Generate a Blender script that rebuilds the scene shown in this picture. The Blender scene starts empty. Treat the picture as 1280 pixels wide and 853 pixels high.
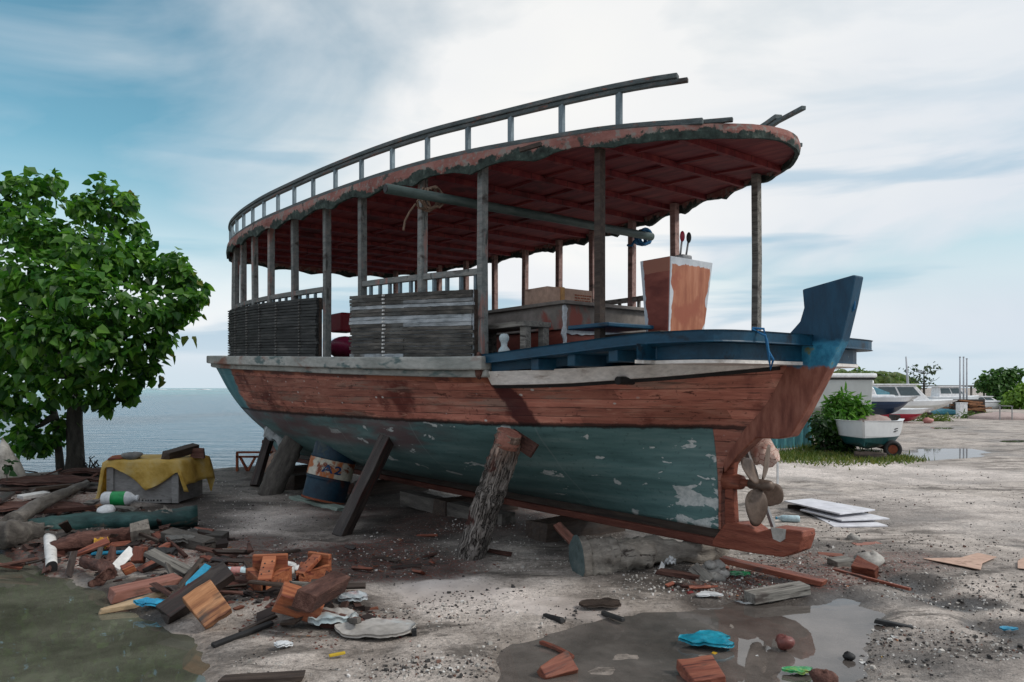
import bpy, math, random
import numpy as np
from mathutils import Vector, Matrix, Euler
random.seed(7); RNG = np.random.default_rng(7)
SC = bpy.context.scene; COL = SC.collection
F = 930.0; CAMH = 1.6; PI = math.pi
# ------------------------------------------------------------------ measuring helpers
def G(px, py, z=0.0):
    """world point at height z that the photograph shows at (px, py)"""
    Y = (z-CAMH)*F/(485.0-py)
    return Vector(((px-640.0)/F*Y, Y, z))
def GY(px, py, Y):
    return Vector(((px-640.0)/F*Y, Y, CAMH+(485.0-py)/F*Y))
def pchip(xs, ys, x):
    xs = np.asarray(xs, float); ys = np.asarray(ys, float); x = np.clip(np.asarray(x, float), xs[0], xs[-1])
    h = np.diff(xs); d = np.diff(ys)/h; m = np.zeros_like(xs)
    m[0] = d[0]; m[-1] = d[-1]
    for i in range(1, len(xs)-1):
        if d[i-1]*d[i] > 0:
            w1 = 2*h[i]+h[i-1]; w2 = h[i]+2*h[i-1]
            m[i] = (w1+w2)/(w1/d[i-1]+w2/d[i])
    i = np.clip(np.searchsorted(xs, x)-1, 0, len(xs)-2)
    t = (x-xs[i])/h[i]; t2 = t*t; t3 = t2*t
    return (2*t3-3*t2+1)*ys[i]+(t3-2*t2+t)*h[i]*m[i]+(-2*t3+3*t2)*ys[i+1]+(t3-t2)*h[i]*m[i+1]
def vnoise(x, y, seed=0):
    x = np.asarray(x, float); y = np.asarray(y, float)
    xi = np.floor(x).astype(np.int64); yi = np.floor(y).astype(np.int64)
    fx = x-xi; fy = y-yi; fx = fx*fx*(3-2*fx); fy = fy*fy*(3-2*fy)
    def hsh(a, b):
        n = (a*374761393+b*668265263+seed*1442695041) & 0x7fffffff
        n = ((n ^ (n >> 13))*1274126177) & 0x7fffffff
        n = n ^ (n >> 16)
        return (n & 0xffff)/65535.0
    return (hsh(xi, yi)*(1-fx)+hsh(xi+1, yi)*fx)*(1-fy)+(hsh(xi, yi+1)*(1-fx)+hsh(xi+1, yi+1)*fx)*fy
def fbm(x, y, seed=0, o=4):
    r = 0; a = .5; t = 0
    for k in range(o):
        r = r+a*vnoise(x*2**k, y*2**k, seed+k*17); t += a; a *= .5
    return r/t
# ------------------------------------------------------------------ mesh builder
class MB:
    def __init__(s): s.v = []; s.f = []; s.m = []; s.mi = 0; s.uv = None
    def add(s, vs, fs):
        b = len(s.v); s.v += [tuple(v) for v in vs]
        for f in fs: s.f.append(tuple(i+b for i in f)); s.m.append(s.mi)
    def box(s, c, size, rot=None):
        R = rot.to_matrix() if isinstance(rot, Euler) else (rot or Matrix.Identity(3)); c = Vector(c)
        vs = [c+R@Vector((x*size[0]/2, y*size[1]/2, z*size[2]/2)) for x in (-1, 1) for y in (-1, 1) for z in (-1, 1)]
        s.add(vs, [(0, 1, 3, 2), (4, 6, 7, 5), (0, 4, 5, 1), (2, 3, 7, 6), (0, 2, 6, 4), (1, 5, 7, 3)]); return s
    def rings(s, rs, caps=True, closed=True):
        n = len(rs[0]); vs = [p for r in rs for p in r]; fs = []
        for i in range(len(rs)-1):
            for j in range(n if closed else n-1):
                k = (j+1) % n; fs.append((i*n+j, i*n+k, (i+1)*n+k, (i+1)*n+j))
        if caps and closed:
            fs.append(tuple(range(n-1, -1, -1))); fs.append(tuple((len(rs)-1)*n+j for j in range(n)))
        s.add(vs, fs); return s
    def sweep(s, pts, w, h, up=(0, 0, 1), caps=True):
        up = Vector(up); pts = [Vector(p) for p in pts]; rs = []
        for i, p in enumerate(pts):
            t = (pts[min(i+1, len(pts)-1)]-pts[max(i-1, 0)]).normalized()
            sd = t.cross(up).normalized(); u = sd.cross(t).normalized()
            ww = w[i] if isinstance(w, (list, tuple)) else w; hh = h[i] if isinstance(h, (list, tuple)) else h
            rs.append([p+sd*ww/2*a+u*hh/2*b for a, b in ((-1, -1), (1, -1), (1, 1), (-1, 1))])
        return s.rings(rs, caps)
    def beam(s, a, b, w, h, up=(0, 0, 1)):
        a = Vector(a); b = Vector(b); t = (b-a).normalized()
        if abs(t.dot(Vector(up))) > .98: up = (1, 0, 0)
        return s.sweep([a, b], w, h, up)
    def tube(s, pts, r, n=10, caps=True, jit=0):
        pts = [Vector(p) for p in pts]; rs = []; ref = Vector((.13, .27, .95))
        for i, p in enumerate(pts):
            t = (pts[min(i+1, len(pts)-1)]-pts[max(i-1, 0)]).normalized()
            if abs(t.dot(ref)) > .95: ref = Vector((.95, .2, .1))
            a = t.cross(ref).normalized(); b = t.cross(a).normalized(); rr = r[i] if isinstance(r, (list, tuple)) else r
            rs.append([p+(a*math.cos(2*PI*j/n)+b*math.sin(2*PI*j/n))*rr*(1+random.uniform(-jit, jit)) for j in range(n)])
        return s.rings(rs, caps)
    def prism(s, poly, d, M):
        """poly 2D in local xy of M, thickness d centred on local z"""
        n = len(poly); vs = [M@Vector((x, y, -d/2)) for x, y in poly]+[M@Vector((x, y, d/2)) for x, y in poly]
        s.add(vs, [tuple(range(n-1, -1, -1)), tuple(range(n, 2*n))]+[(i, (i+1) % n, n+(i+1) % n, n+i) for i in range(n)]); return s
    def ball(s, c, r, nu=10, nv=7, jit=0):
        c = Vector(c); r = r if isinstance(r, (tuple, list)) else (r, r, r); rs = []
        for i in range(nv+1):
            th = PI*(.02+.96*i/nv)
            rs.append([c+Vector((r[0]*math.sin(th)*math.cos(2*PI*j/nu), r[1]*math.sin(th)*math.sin(2*PI*j/nu), -r[2]*math.cos(th)))*(1+random.uniform(-jit, jit)) for j in range(nu)])
        return s.rings(rs)
    def lathe(s, prof, M=Matrix.Identity(4), n=24):
        return s.rings([[M@Vector((r*math.cos(2*PI*j/n), r*math.sin(2*PI*j/n), z)) for j in range(n)] for r, z in prof])
def obj(name, mb, mats, parent=None, smooth=False, bevel=0, M=None):
    me = bpy.data.meshes.new(name); me.from_pydata(mb.v, [], mb.f)
    mats = mats if isinstance(mats, (list, tuple)) else [mats]
    for m in mats: me.materials.append(getattr(m, "m", m) if not isinstance(m, bpy.types.Material) else m)
    if len(mats) > 1: me.polygons.foreach_set('material_index', mb.m)
    if smooth: me.polygons.foreach_set('use_smooth', [True]*len(me.polygons))
    me.update()
    o = bpy.data.objects.new(name, me); COL.objects.link(o)
    if parent: o.parent = parent
    if M is not None: o.matrix_local = M
    if bevel:
        b = o.modifiers.new('bevel', 'BEVEL'); b.width = bevel; b.segments = 2; b.limit_method = 'ANGLE'; b.angle_limit = .6
    return o
def tag(o, label=None, cat=None, group=None, kind=None):
    if label: o['label'] = label
    if cat: o['category'] = cat
    if group: o['group'] = group
    if kind: o['kind'] = kind
    return o
def thing(name, label, cat, loc=(0, 0, 0), rotz=0, group=None):
    o = bpy.data.objects.new(name, None); COL.objects.link(o); o.empty_display_size = .1
    o.location = loc; o.rotation_euler = (0, 0, rotz); return tag(o, label, cat, group)
def frame(p, x, up=(0, 0, 1), roll=0):
    x = Vector(x).normalized(); up = Vector(up)
    if abs(x.dot(up)) > .98: up = Vector((1, 0, 0))
    y = up.cross(x).normalized(); z = x.cross(y)
    M = Matrix((x, y, z)).transposed().to_4x4(); M.translation = Vector(p)
    return M@Matrix.Rotation(roll, 4, 'X')
# ------------------------------------------------------------------ materials
class N:
    def __init__(s, name):
        s.m = bpy.data.materials.new(name); s.m.use_nodes = True; s.t = s.m.node_tree; s.t.nodes.clear()
        s.out = s.t.nodes.new('ShaderNodeOutputMaterial'); s.b = s.t.nodes.new('ShaderNodeBsdfPrincipled')
        s.t.links.new(s.b.outputs[0], s.out.inputs[0])
    def n(s, typ, **k):
        x = s.t.nodes.new('ShaderNode'+typ)
        for a, b in k.items(): setattr(x, a, b)
        return x
    def set(s, sock, v):
        if isinstance(v, bpy.types.NodeSocket): s.t.links.new(v, sock)
        elif isinstance(v, (tuple, list)) and len(v) == 3 and sock.type == 'RGBA': sock.default_value = (*v, 1)
        else: sock.default_value = v
    def coord(s, kind='Object', scale=(1, 1, 1), loc=(0, 0, 0)):
        c = s.n('TexCoord').outputs[kind]; mp = s.n('Mapping'); s.set(mp.inputs[0], c)
        mp.inputs['Scale'].default_value = scale; mp.inputs['Location'].default_value = loc; return mp.outputs[0]
    def noise(s, v, scale=5, detail=4, rough=.55, dist=0):
        x = s.n('TexNoise'); s.set(x.inputs['Vector'], v); x.inputs['Scale'].default_value = scale
        x.inputs['Detail'].default_value = detail; x.inputs['Roughness'].default_value = rough; x.inputs['Distortion'].default_value = dist
        return x.outputs['Fac']
    def voro(s, v, scale=5, feature='F1', out='Distance', rnd=1):
        x = s.n('TexVoronoi', feature=feature); s.set(x.inputs['Vector'], v); x.inputs['Scale'].default_value = scale
        x.inputs['Randomness'].default_value = rnd; return x.outputs[out]
    def ramp(s, f, stops, interp='LINEAR'):
        x = s.n('ValToRGB'); r = x.color_ramp; r.interpolation = interp; s.set(x.inputs[0], f)
        while len(r.elements) < len(stops): r.elements.new(.5)
        for e, (p, c) in zip(r.elements, stops):
            e.position = p; e.color = (*c, 1) if isinstance(c, (tuple, list)) else (c, c, c, 1)
        return x.outputs[0]
    def mix(s, f, a, b, blend='MIX'):
        x = s.n('MixRGB', blend_type=blend); s.set(x.inputs[0], f); s.set(x.inputs[1], a); s.set(x.inputs[2], b); return x.outputs[0]
    def math(s, op, a, b=0, c=None, clamp=False):
        x = s.n('Math', operation=op, use_clamp=clamp); s.set(x.inputs[0], a); s.set(x.inputs[1], b)
        if c is not None: s.set(x.inputs[2], c)
        return x.outputs[0]
    def mask(s, f, lo, hi):
        x = s.n('MapRange', interpolation_type='SMOOTHSTEP'); s.set(x.inputs[0], f)
        x.inputs[1].default_value = min(lo, hi); x.inputs[2].default_value = max(lo, hi)
        x.inputs[3].default_value = 0 if lo < hi else 1; x.inputs[4].default_value = 1 if lo < hi else 0
        return x.outputs[0]
    def sep(s, v):
        x = s.n('SeparateXYZ'); s.set(x.inputs[0], v); return x.outputs
    def bump(s, h, strength=.3, dist=.02):
        x = s.n('Bump'); s.set(x.inputs['Height'], h); x.inputs['Strength'].default_value = strength; x.inputs['Distance'].default_value = dist
        s.t.links.new(x.outputs[0], s.b.inputs['Normal'])
    def fin(s, col, rough=.7, metal=0, spec=.4):
        s.set(s.b.inputs['Base Color'], col); s.set(s.b.inputs['Roughness'], rough); s.set(s.b.inputs['Metallic'], metal)
        s.b.inputs['Specular IOR Level'].default_value = spec; return s.m
    def objrand(s): return s.n('ObjectInfo').outputs['Random']
    def island(s): return s.n('NewGeometry').outputs['Random Per Island']
def surf(name, cols, scale=3, stretch=(1, 1, 1), rough=.75, bump=.25, patches=(), metal=0, vary=.25, spec=.35, island=0):
    """weathered surface: a noise ramp of its colours, worn or dirty patches, fine bump"""
    m = N(name); v = m.coord('Object', stretch)
    r = m.objrand(); off = m.n('VectorMath', operation='ADD'); m.set(off.inputs[0], v)
    cb = m.n('CombineXYZ'); m.set(cb.inputs[0], m.math('MULTIPLY', r, 37)); m.set(cb.inputs[2], m.math('MULTIPLY', r, 19)); m.set(off.inputs[1], cb.outputs[0])
    v = off.outputs[0]
    n1 = m.noise(v, scale, 6, .62); k = len(cols)
    c = m.ramp(n1, [(.28+.44*i/max(1, k-1), cc) for i, cc in enumerate(cols)])
    fine = m.noise(v, scale*7, 3, .6)
    c = m.mix(.35, c, m.ramp(fine, [(.3, .45), (.7, 1.35)]), 'MULTIPLY')
    for (pc, sc, lo, hi, *st) in patches:
        pv = m.coord('Object', st[0]) if st else v
        if st:
            o2 = m.n('VectorMath', operation='ADD'); m.set(o2.inputs[0], pv); m.set(o2.inputs[1], cb.outputs[0]); pv = o2.outputs[0]
        c = m.mix(m.mask(m.noise(pv, sc, 5, .6, .3), lo, hi), c, pc)
    if vary:
        rr = m.island() if island else r
        c = m.mix(1, c, m.ramp(rr, [(0, 1-vary), (1, 1+vary*.8)]), 'MULTIPLY')
    m.bump(m.math('ADD', n1, m.math('MULTIPLY', fine, .5)), bump, .02)
    return m.fin(c, rough, metal, spec)
def wood(name, cols, scale=2.2, rough=.75, bump=.4, patches=(), vary=.25, grain=14, **k):
    return surf(name, cols, scale, (1, grain, grain), rough, bump, tuple(patches)+(((.055, .045, .04), 3.1, .55, .72, (1, 3, 3)),), 0, vary, **k)
MT = {}
MT['grey_wood'] = wood('grey_wood', [(.10, .095, .085), (.2, .19, .17), (.32, .3, .27)], patches=[((.05, .045, .04), 3, .58, .66)])
MT['dark_wood'] = wood('dark_wood', [(.022, .015, .012), (.05, .034, .026), (.085, .06, .045)], rough=.6)
MT['wet_dark_wood'] = wood('wet_dark_wood', [(.014, .01, .009), (.034, .024, .021), (.075, .055, .047)], rough=.45, patches=[((.075, .022, .018), 1.6, .56, .68)])
MT['red_wood'] = wood('red_wood', [(.14, .035, .022), (.24, .075, .045), (.33, .125, .075)], patches=[((.07, .018, .014), 2.5, .56, .68)], rough=.55)
MT['orange_wood'] = wood('orange_wood', [(.13, .034, .018), (.28, .088, .04), (.44, .17, .078)], 1.4, patches=[((.13, .028, .018), 1.6, .52, .64)], rough=.55)
MT['tan_wood'] = wood('tan_wood', [(.2, .085, .04), (.36, .17, .08), (.47, .25, .13)], 1.5, patches=[((.11, .045, .028), 2.0, .5, .66)])
MT['pale_wood'] = wood('pale_wood', [(.35, .24, .14), (.5, .36, .22), (.6, .46, .3)])
MT['pink_wood'] = wood('pink_wood', [(.19, .075, .055), (.31, .135, .1), (.4, .2, .155)], patches=[((.14, .05, .04), 2.5, .6, .7)])
MT['drift'] = surf('drift', [(.12, .105, .09), (.24, .215, .185), (.36, .325, .28)], 2.5, (1, 5, 5), .85, .7, [((.05, .04, .035), 2.2, .6, .68)])
MT['drift_dark'] = surf('drift_dark', [(.045, .04, .036), (.1, .09, .08), (.18, .165, .145)], 2.5, (1, 5, 5), .8, .7)
MT['rot_wood'] = surf('rot_wood', [(.035, .015, .012), (.095, .043, .033), (.19, .1, .078)], 3, (1, 7, 7), .85, .9)
MT['green_log'] = surf('green_log', [(.006, .022, .02), (.014, .052, .049), (.04, .105, .1)], 2.5, (1, 3, 3), .5, .4, [((.09, .075, .06), 2, .6, .68)])
MT['white_paint'] = surf('white_paint', [(.55, .55, .53), (.7, .7, .68), (.78, .78, .76)], 2, rough=.5, bump=.05, patches=[((.35, .32, .28), 2.5, .62, .75)], vary=.08)
MT['gel_white'] = surf('gel_white', [(.74, .76, .77), (.84, .85, .86), (.88, .88, .88)], 1, rough=.3, bump=.02, vary=.05, spec=.5)
MT['plastic_white'] = surf('plastic_white', [(.6, .62, .63), (.75, .77, .78)], 3, rough=.35, bump=.03, vary=.05)
MT['black'] = surf('black', [(.012, .012, .013), (.03, .03, .03)], 4, rough=.6, bump=.05)
MT['stone'] = surf('stone', [(.2, .19, .175), (.36, .345, .32), (.5, .48, .44)], 5, rough=.9, bump=.5, vary=.2)
MT['stone_dark'] = surf('stone_dark', [(.07, .07, .068), (.15, .148, .14), (.22, .215, .2)], 6, rough=.85, bump=.5)
MT['rust'] = surf('rust', [(.13, .03, .018), (.24, .065, .03), (.33, .12, .06)], 5, rough=.8, bump=.3)
MT['steel'] = surf('steel', [(.2, .2, .2), (.36, .36, .36)], 6, rough=.45, bump=.1, metal=.5)
MT['blue_bits'] = surf('blue_bits', [(.015, .18, .32), (.03, .32, .5)], 5, rough=.35, bump=.1)
MT['cardboard'] = surf('cardboard', [(.44, .29, .22), (.56, .385, .3)], 3, rough=.85, bump=.08, vary=.08, patches=[((.26, .16, .12), 3, .6, .7)])
MT['glass_dark'] = surf('glass_dark', [(.05, .08, .09), (.09, .13, .14)], 1, rough=.08, bump=0, spec=.6, vary=0)
# ------------------------------------------------------------------ camera, sky, sun
cam = bpy.data.cameras.new('camera'); cob = bpy.data.objects.new('camera', cam); COL.objects.link(cob); SC.camera = cob
cob.location = (0, 0, CAMH); cob.rotation_euler = (PI/2, 0, 0); cam.sensor_width = 36; cam.lens = 36*F/1280; cam.shift_y = 58.5/1280; cam.clip_end = 20000; cam.clip_start = .05
SC.view_settings.view_transform = 'Standard'; SC.view_settings.look = 'None'; SC.view_settings.gamma = 1; SC.view_settings.use_curve_mapping = False
SC.view_settings.exposure = 0.42
SC.render.engine = 'CYCLES'; SC.cycles.use_denoising = True; SC.cycles.max_bounces = 8; SC.cycles.transparent_max_bounces = 12
SUN = Vector((.80, -.20, .72)).normalized()
w = bpy.data.worlds.new('World'); SC.world = w; w.use_nodes = True; T = w.node_tree; T.nodes.clear()
class W(N):
    def __init__(s): s.t = T
q = W()
sky = q.n('TexSky', sky_type='NISHITA'); sky.sun_disc = False
sky.sun_elevation = math.asin(SUN.z); sky.sun_rotation = math.atan2(SUN.x, SUN.y); sky.air_density = 1.0; sky.dust_density = .4; sky.ozone_density = 3.0
dirv = q.n('TexCoord').outputs['Generated']
def blob(v, r0, r1, sc=(1, 1, 1)):
    v = Vector((v[0], 1, v[1])).normalized(); S = Vector(sc)
    a = q.n('VectorMath', operation='MULTIPLY'); q.set(a.inputs[0], dirv); a.inputs[1].default_value = S
    d = q.n('VectorMath', operation='DISTANCE'); q.set(d.inputs[0], a.outputs[0]); d.inputs[1].default_value = (v.x*S.x, v.y*S.y, v.z*S.z)
    return q.mask(d.outputs['Value'], r1, r0)
mp = q.n('Mapping'); q.set(mp.inputs[0], dirv); mp.inputs['Scale'].default_value = (1, 1, 2.3); mp.inputs['Rotation'].default_value = (0, math.radians(-14), 0)
n1 = q.noise(mp.outputs[0], 2.1, 6, .52, .6)
n2 = q.noise(mp.outputs[0], 3.4, 5, .45, .3)
left = blob((-.78, .27), .05, .72, (1, .6, .8))
rgt = blob((.62, .135), .03, .36, (.8, .5, 3.2))
hi = blob((.1, .62), .1, .75)
cover = q.math('ADD', q.math('MULTIPLY', q.math('SUBTRACT', n1, .5), 2.2), 1.02)
cover = q.math('SUBTRACT', cover, q.math('MULTIPLY', left, .95))
cover = q.math('SUBTRACT', cover, q.math('MULTIPLY', rgt, .5)); rg2 = blob((.8, .28), .1, .6)
cover = q.math('ADD', q.math('MAXIMUM', cover, q.mask(q.sep(dirv)[2], .3, .06)), 0.0, clamp=True)
cc = q.ramp(n2, [(.3, (.52, .565, .63)), (.5, (.63, .655, .695)), (.68, (.735, .735, .73))])
cc = q.mix(q.math('MULTIPLY', rg2, .6), cc, (.45, .515, .595)); cc = q.mix(q.math('MULTIPLY', hi, .8), cc, (.69, .69, .68))
z = q.sep(dirv)[2]
mp2 = q.n('Mapping'); q.set(mp2.inputs[0], dirv); mp2.inputs['Scale'].default_value = (1.2, 1.2, 9); bnd = q.noise(mp2.outputs[0], 1.7, 5, .5, .5)
cc = q.mix(q.math('MULTIPLY', q.mask(bnd, .5, .64), q.mask(z, .42, .2)), cc, (.36, .47, .56))
cc = q.mix(q.mask(z, .1, .0), cc, (.48, .56, .62))
ylo = q.mask(q.sep(dirv)[1], -.25, .35)
cc = q.mix(1, cc, q.ramp(ylo, [(0, (.8, .81, .83)), (1, (1, 1, 1))]), 'MULTIPLY')
cc = q.mix(q.mask(z, .6, .95), cc, q.mix(1, cc, (.9, .9, .9), 'MULTIPLY'))
b1 = q.n('Background'); q.set(b1.inputs[0], q.mix(1, sky.outputs[0], (.8, 1.12, .9), 'MULTIPLY')); b1.inputs[1].default_value = .105
b2 = q.n('Background'); q.set(b2.inputs[0], cc); b2.inputs[1].default_value = 1.0
ms = q.n('MixShader'); q.set(ms.inputs[0], cover); q.set(ms.inputs[1], b1.outputs[0]); q.set(ms.inputs[2], b2.outputs[0])
wo = q.n('OutputWorld'); q.set(wo.inputs[0], ms.outputs[0])
sl = bpy.data.lights.new('sun', 'SUN'); sl.energy = 1.5; sl.angle = math.radians(11); sl.color = (1, .96, .9)
so = bpy.data.objects.new('sun', sl); COL.objects.link(so); so.rotation_euler = SUN.to_track_quat('Z', 'Y').to_euler(); so.location = (0, 0, 30)
# ------------------------------------------------------------------ ground
SHORE = [(-400, 14.0), (-25, 14.4), (-14, 14.6), (-9, 15.3), (-4, 16.4), (-1, 17.8), (2, 21), (4, 27), (7, 40), (14, 80), (25, 160), (45, 400), (60, 1500), (80, 9000)]
def shore_d(x, y):
    """positive inland"""
    best = np.full(np.shape(x), 1e9); sgn = np.ones(np.shape(x))
    for (x0, y0), (x1, y1) in zip(SHORE, SHORE[1:]):
        dx, dy = x1-x0, y1-y0; L2 = dx*dx+dy*dy
        t = np.clip(((x-x0)*dx+(y-y0)*dy)/L2, 0, 1)
        ex, ey = x-x0-t*dx, y-y0-t*dy; d = np.hypot(ex, ey); c = dx*ey-dy*ex
        sgn = np.where(d < best, np.where(c < 0, 1, -1), sgn); best = np.minimum(best, d)
    return best*sgn
def poly_sd(x, y, P):
    best = np.full(np.shape(x), 1e9); ins = np.zeros(np.shape(x), bool)
    for i in range(len(P)):
        (x0, y0), (x1, y1) = P[i], P[(i+1) % len(P)]
        dx, dy = x1-x0, y1-y0; t = np.clip(((x-x0)*dx+(y-y0)*dy)/(dx*dx+dy*dy+1e-12), 0, 1)
        best = np.minimum(best, np.hypot(x-x0-t*dx, y-y0-t*dy))
        if y0 != y1:
            ins ^= ((y0 > y) != (y1 > y)) & (x < (x1-x0)*(y-y0)/(y1-y0)+x0)
    return np.where(ins, -best, best)
WL = -.022
PUD = {'left': [(-260, 700), (0, 690), (60, 712), (128, 738), (170, 768), (215, 782), (245, 800), (272, 838), (288, 900), (200, 1050), (-400, 1000)],
       'mid': [(610, 832), (655, 800), (705, 786), (780, 772), (850, 764), (885, 757), (915, 747), (960, 752), (1005, 756), (1060, 750), (1108, 764), (1118, 792), (1088, 812), (1100, 842), (1060, 890), (960, 1000), (640, 1000), (580, 880)],
       'far': [(1118, 571), (1135, 563), (1165, 560), (1205, 561), (1240, 568), (1215, 574), (1160, 577)],
       'far2': [(1165, 534), (1195, 531), (1206, 537), (1190, 541)],
       'far3': [(1235, 553), (1262, 550), (1300, 552), (1300, 558), (1262, 557)],
       'far4': [(1245, 541), (1275, 539), (1290, 543), (1260, 544)]}
PUDW = {k: [tuple(G(x, y, WL)[:2]) for x, y in p] for k, p in PUD.items()}
def height(x, y):
    x = np.asarray(x, float); y = np.asarray(y, float)
    d = shore_d(x, y)
    h = .012+.05*(fbm(x*.55, y*.55, 3, 3)-.5)+.045*(fbm(x*2.3, y*2.3, 11, 3)-.5)+.02*(fbm(x*9, y*9, 21, 2)-.5)
    h = np.maximum(h, -.015)
    h = h+.10*np.exp(-((x+4.6)/1.6)**2-((y-13.9)/1.0)**2)+.10*np.exp(-((x+9)/2.5)**2-((y-12.6)/1.6)**2)
    h = h+.05*np.exp(-((x+.2)/1.1)**2-((y-8.3)/.8)**2)
    for bx, by, br, bh in ((120, 672, .8, .07), (215, 690, .6, .07), (330, 742, .5, .06), (60, 630, .9, .08), (60, 668, .7, .06), (395, 752, .4, .05)):
        c_ = G(bx, by); h = h+bh*np.exp(-((x-c_.x)/br)**2-((y-c_.y)/(br*.7))**2)*(.5+fbm(x*5, y*5, 61, 3))
    for (ax_, ay_), (bx_, by_) in zip(((1040, 690), (1110, 722), (1185, 750), (1240, 780)), ((1110, 722), (1185, 750), (1240, 780), (1300, 815))):
        A_, B_ = G(ax_, ay_), G(bx_, by_); dx, dy = B_.x-A_.x, B_.y-A_.y; tt = np.clip(((x-A_.x)*dx+(y-A_.y)*dy)/(dx*dx+dy*dy), 0, 1); dd = np.hypot(x-A_.x-tt*dx, y-A_.y-tt*dy); h = h-.022*np.exp(-(dd/.16)**2)+.007*np.exp(-((dd-.3)/.12)**2)
    t = np.clip((d+1.2)/3.4, 0, 1); t = t*t*(3-2*t)
    h = h*t+(-1.2)*(1-t)
    for k, P in PUDW.items():
        cx = np.mean([p[0] for p in P]); cy = np.mean([p[1] for p in P]); R = max(math.hypot(p[0]-cx, p[1]-cy) for p in P)+1
        near = np.hypot(x-cx, y-cy) < R
        if not near.any(): continue
        xs, ys = x[near], y[near]
        s = poly_sd(xs, ys, P)+.22*(fbm(xs*3.1, ys*3.1, 31, 3)-.5)
        u = np.clip((s+.22)/.34, 0, 1); u = u*u*(3-2*u)
        low = -.05+.06*(fbm(xs*4, ys*4, 41, 3)-.5)*(1.5 if k in ('mid',) else .5)
        h[near] = h[near]*u+np.minimum(low, h[near])*(1-u)
    return h
def gz(x, y): return float(height(np.array([x]), np.array([y]))[0])
def axis(d0, d1, step, far0, far1, g=1.22):
    a = list(np.arange(d0, d1, step)); s = step; v = d1
    while v < far1: a.append(v); s *= g; v += s
    a.append(far1); s = step; v = d0-step; pre = []
    while v > far0: pre.append(v); s *= g; v -= s
    pre.append(far0); return np.array(pre[::-1]+a)
xa = axis(-7.5, 7.5, .05, -900, 4000)
ya = []; v = 3.3
while v < 22: ya.append(v); v += .028+.0085*(v-3.3)
s = .2
while v < 9000: ya.append(v); s *= 1.2; v += s
ya = np.array([-600, -100, -20, -5, 0, 2, 3]+ya)
X, Y = np.meshgrid(xa, ya); H = height(X.ravel(), Y.ravel())
nx, ny = len(xa), len(ya)
me = bpy.data.meshes.new('ground')
idx = np.arange(nx*ny).reshape(ny, nx)
quads = np.stack([idx[:-1, :-1], idx[:-1, 1:], idx[1:, 1:], idx[1:, :-1]], -1).reshape(-1, 4)
me.from_pydata(np.stack([X.ravel(), Y.ravel(), H], 1).tolist(), [], quads.tolist())
me.polygons.foreach_set('use_smooth', [True]*len(me.polygons))
# soil kinds: wet earth with shade under the boat painted in, red wood dust, pale dry sand, dark silt (the others are stains with a shape of their own)
def region(lst):
    r = np.zeros(X.size); xx, yy = X.ravel(), Y.ravel()
    for px, py, rx, ry, a in lst:
        c = G(px, py); ax = rx/F*c.y; ay = c.y-G(px, py+ry).y if py+ry > 490 else ry
        wob = .75*(fbm(xx*1.6, yy*1.6, 5, 4)-.5)
        d = np.hypot((xx-c.x)/ax, (yy-c.y)/max(ay, .1))+wob
        u = np.clip((1.15-d)/.5, 0, 1); r = np.maximum(r, a*u*u*(3-2*u))
    return r
damp_shade = region([(1090, 700, 190, 34, .6), (1190, 820, 120, 30, .55), (420, 655, 90, 18, .6), (640, 640, 180, 20, .9), (560, 655, 160, 34, 1), (690, 665, 150, 24, .9), (300, 680, 80, 14, .7), (880, 725, 140, 20, .9), (480, 625, 140, 22, .9), (230, 640, 120, 22, .7), (120, 660, 200, 70, 1), (250, 740, 170, 40, .95), (560, 620, 200, 30, .85), (780, 690, 110, 14, .8), (400, 760, 90, 22, .8), (260, 615, 60, 14, .5), (470, 700, 150, 28, .9), (330, 720, 120, 50, .8), (640, 660, 170, 26, .7), (980, 735, 130, 30, .9), (1100, 720, 120, 18, .5), (900, 750, 60, 22, .8),
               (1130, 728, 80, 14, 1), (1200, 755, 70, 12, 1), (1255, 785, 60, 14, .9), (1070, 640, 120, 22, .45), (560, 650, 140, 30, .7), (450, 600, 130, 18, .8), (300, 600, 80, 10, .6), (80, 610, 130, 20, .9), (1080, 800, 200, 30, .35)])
red = region([(620, 655, 150, 22, .6), (420, 640, 90, 12, .5), (1080, 705, 150, 16, .6), (240, 690, 120, 26, .9), (100, 700, 150, 30, 1), (430, 690, 110, 16, .9), (500, 710, 110, 18, .8), (350, 705, 60, 18, .8), (1000, 720, 120, 20, .9), (640, 640, 120, 18, .5), (70, 630, 100, 20, .8), (900, 735, 60, 12, .5)])
pale = region([(330, 652, 90, 22, .9), (600, 745, 130, 30, 1), (1090, 590, 190, 16, .9), (1200, 640, 160, 40, .45), (600, 680, 60, 14, .4)])
silt = np.zeros(X.size)
for P in ([(490, 739), (505, 731), (540, 728), (580, 729), (622, 733), (640, 742), (600, 756), (560, 752), (540, 757), (510, 752)], [(640, 757), (690, 745), (760, 748), (790, 762), (752, 773), (690, 774), (655, 770)]):
    Pw = [tuple(G(x, y)[:2]) for x, y in P]; sdv = poly_sd(X.ravel(), Y.ravel(), Pw)+.16*(fbm(X.ravel()*4, Y.ravel()*4, 77, 3)-.5); silt = np.maximum(silt, np.clip(.5-sdv/.05, 0, 1))
for nm, a in (('damp_shade', damp_shade), ('red', red), ('pale', pale), ('silt', silt)):
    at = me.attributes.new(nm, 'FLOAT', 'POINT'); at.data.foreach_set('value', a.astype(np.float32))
m = N('sand_and_gravel'); v = m.coord('Object')
def attr(n): return m.n('Attribute', attribute_name=n).outputs['Fac']
big = m.noise(v, .55, 5, .6); midn = m.noise(v, 2.6, 6, .65, .3); fine = m.noise(v, 26, 5, .7); grit = m.noise(v, 110, 2, .6)
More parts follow.
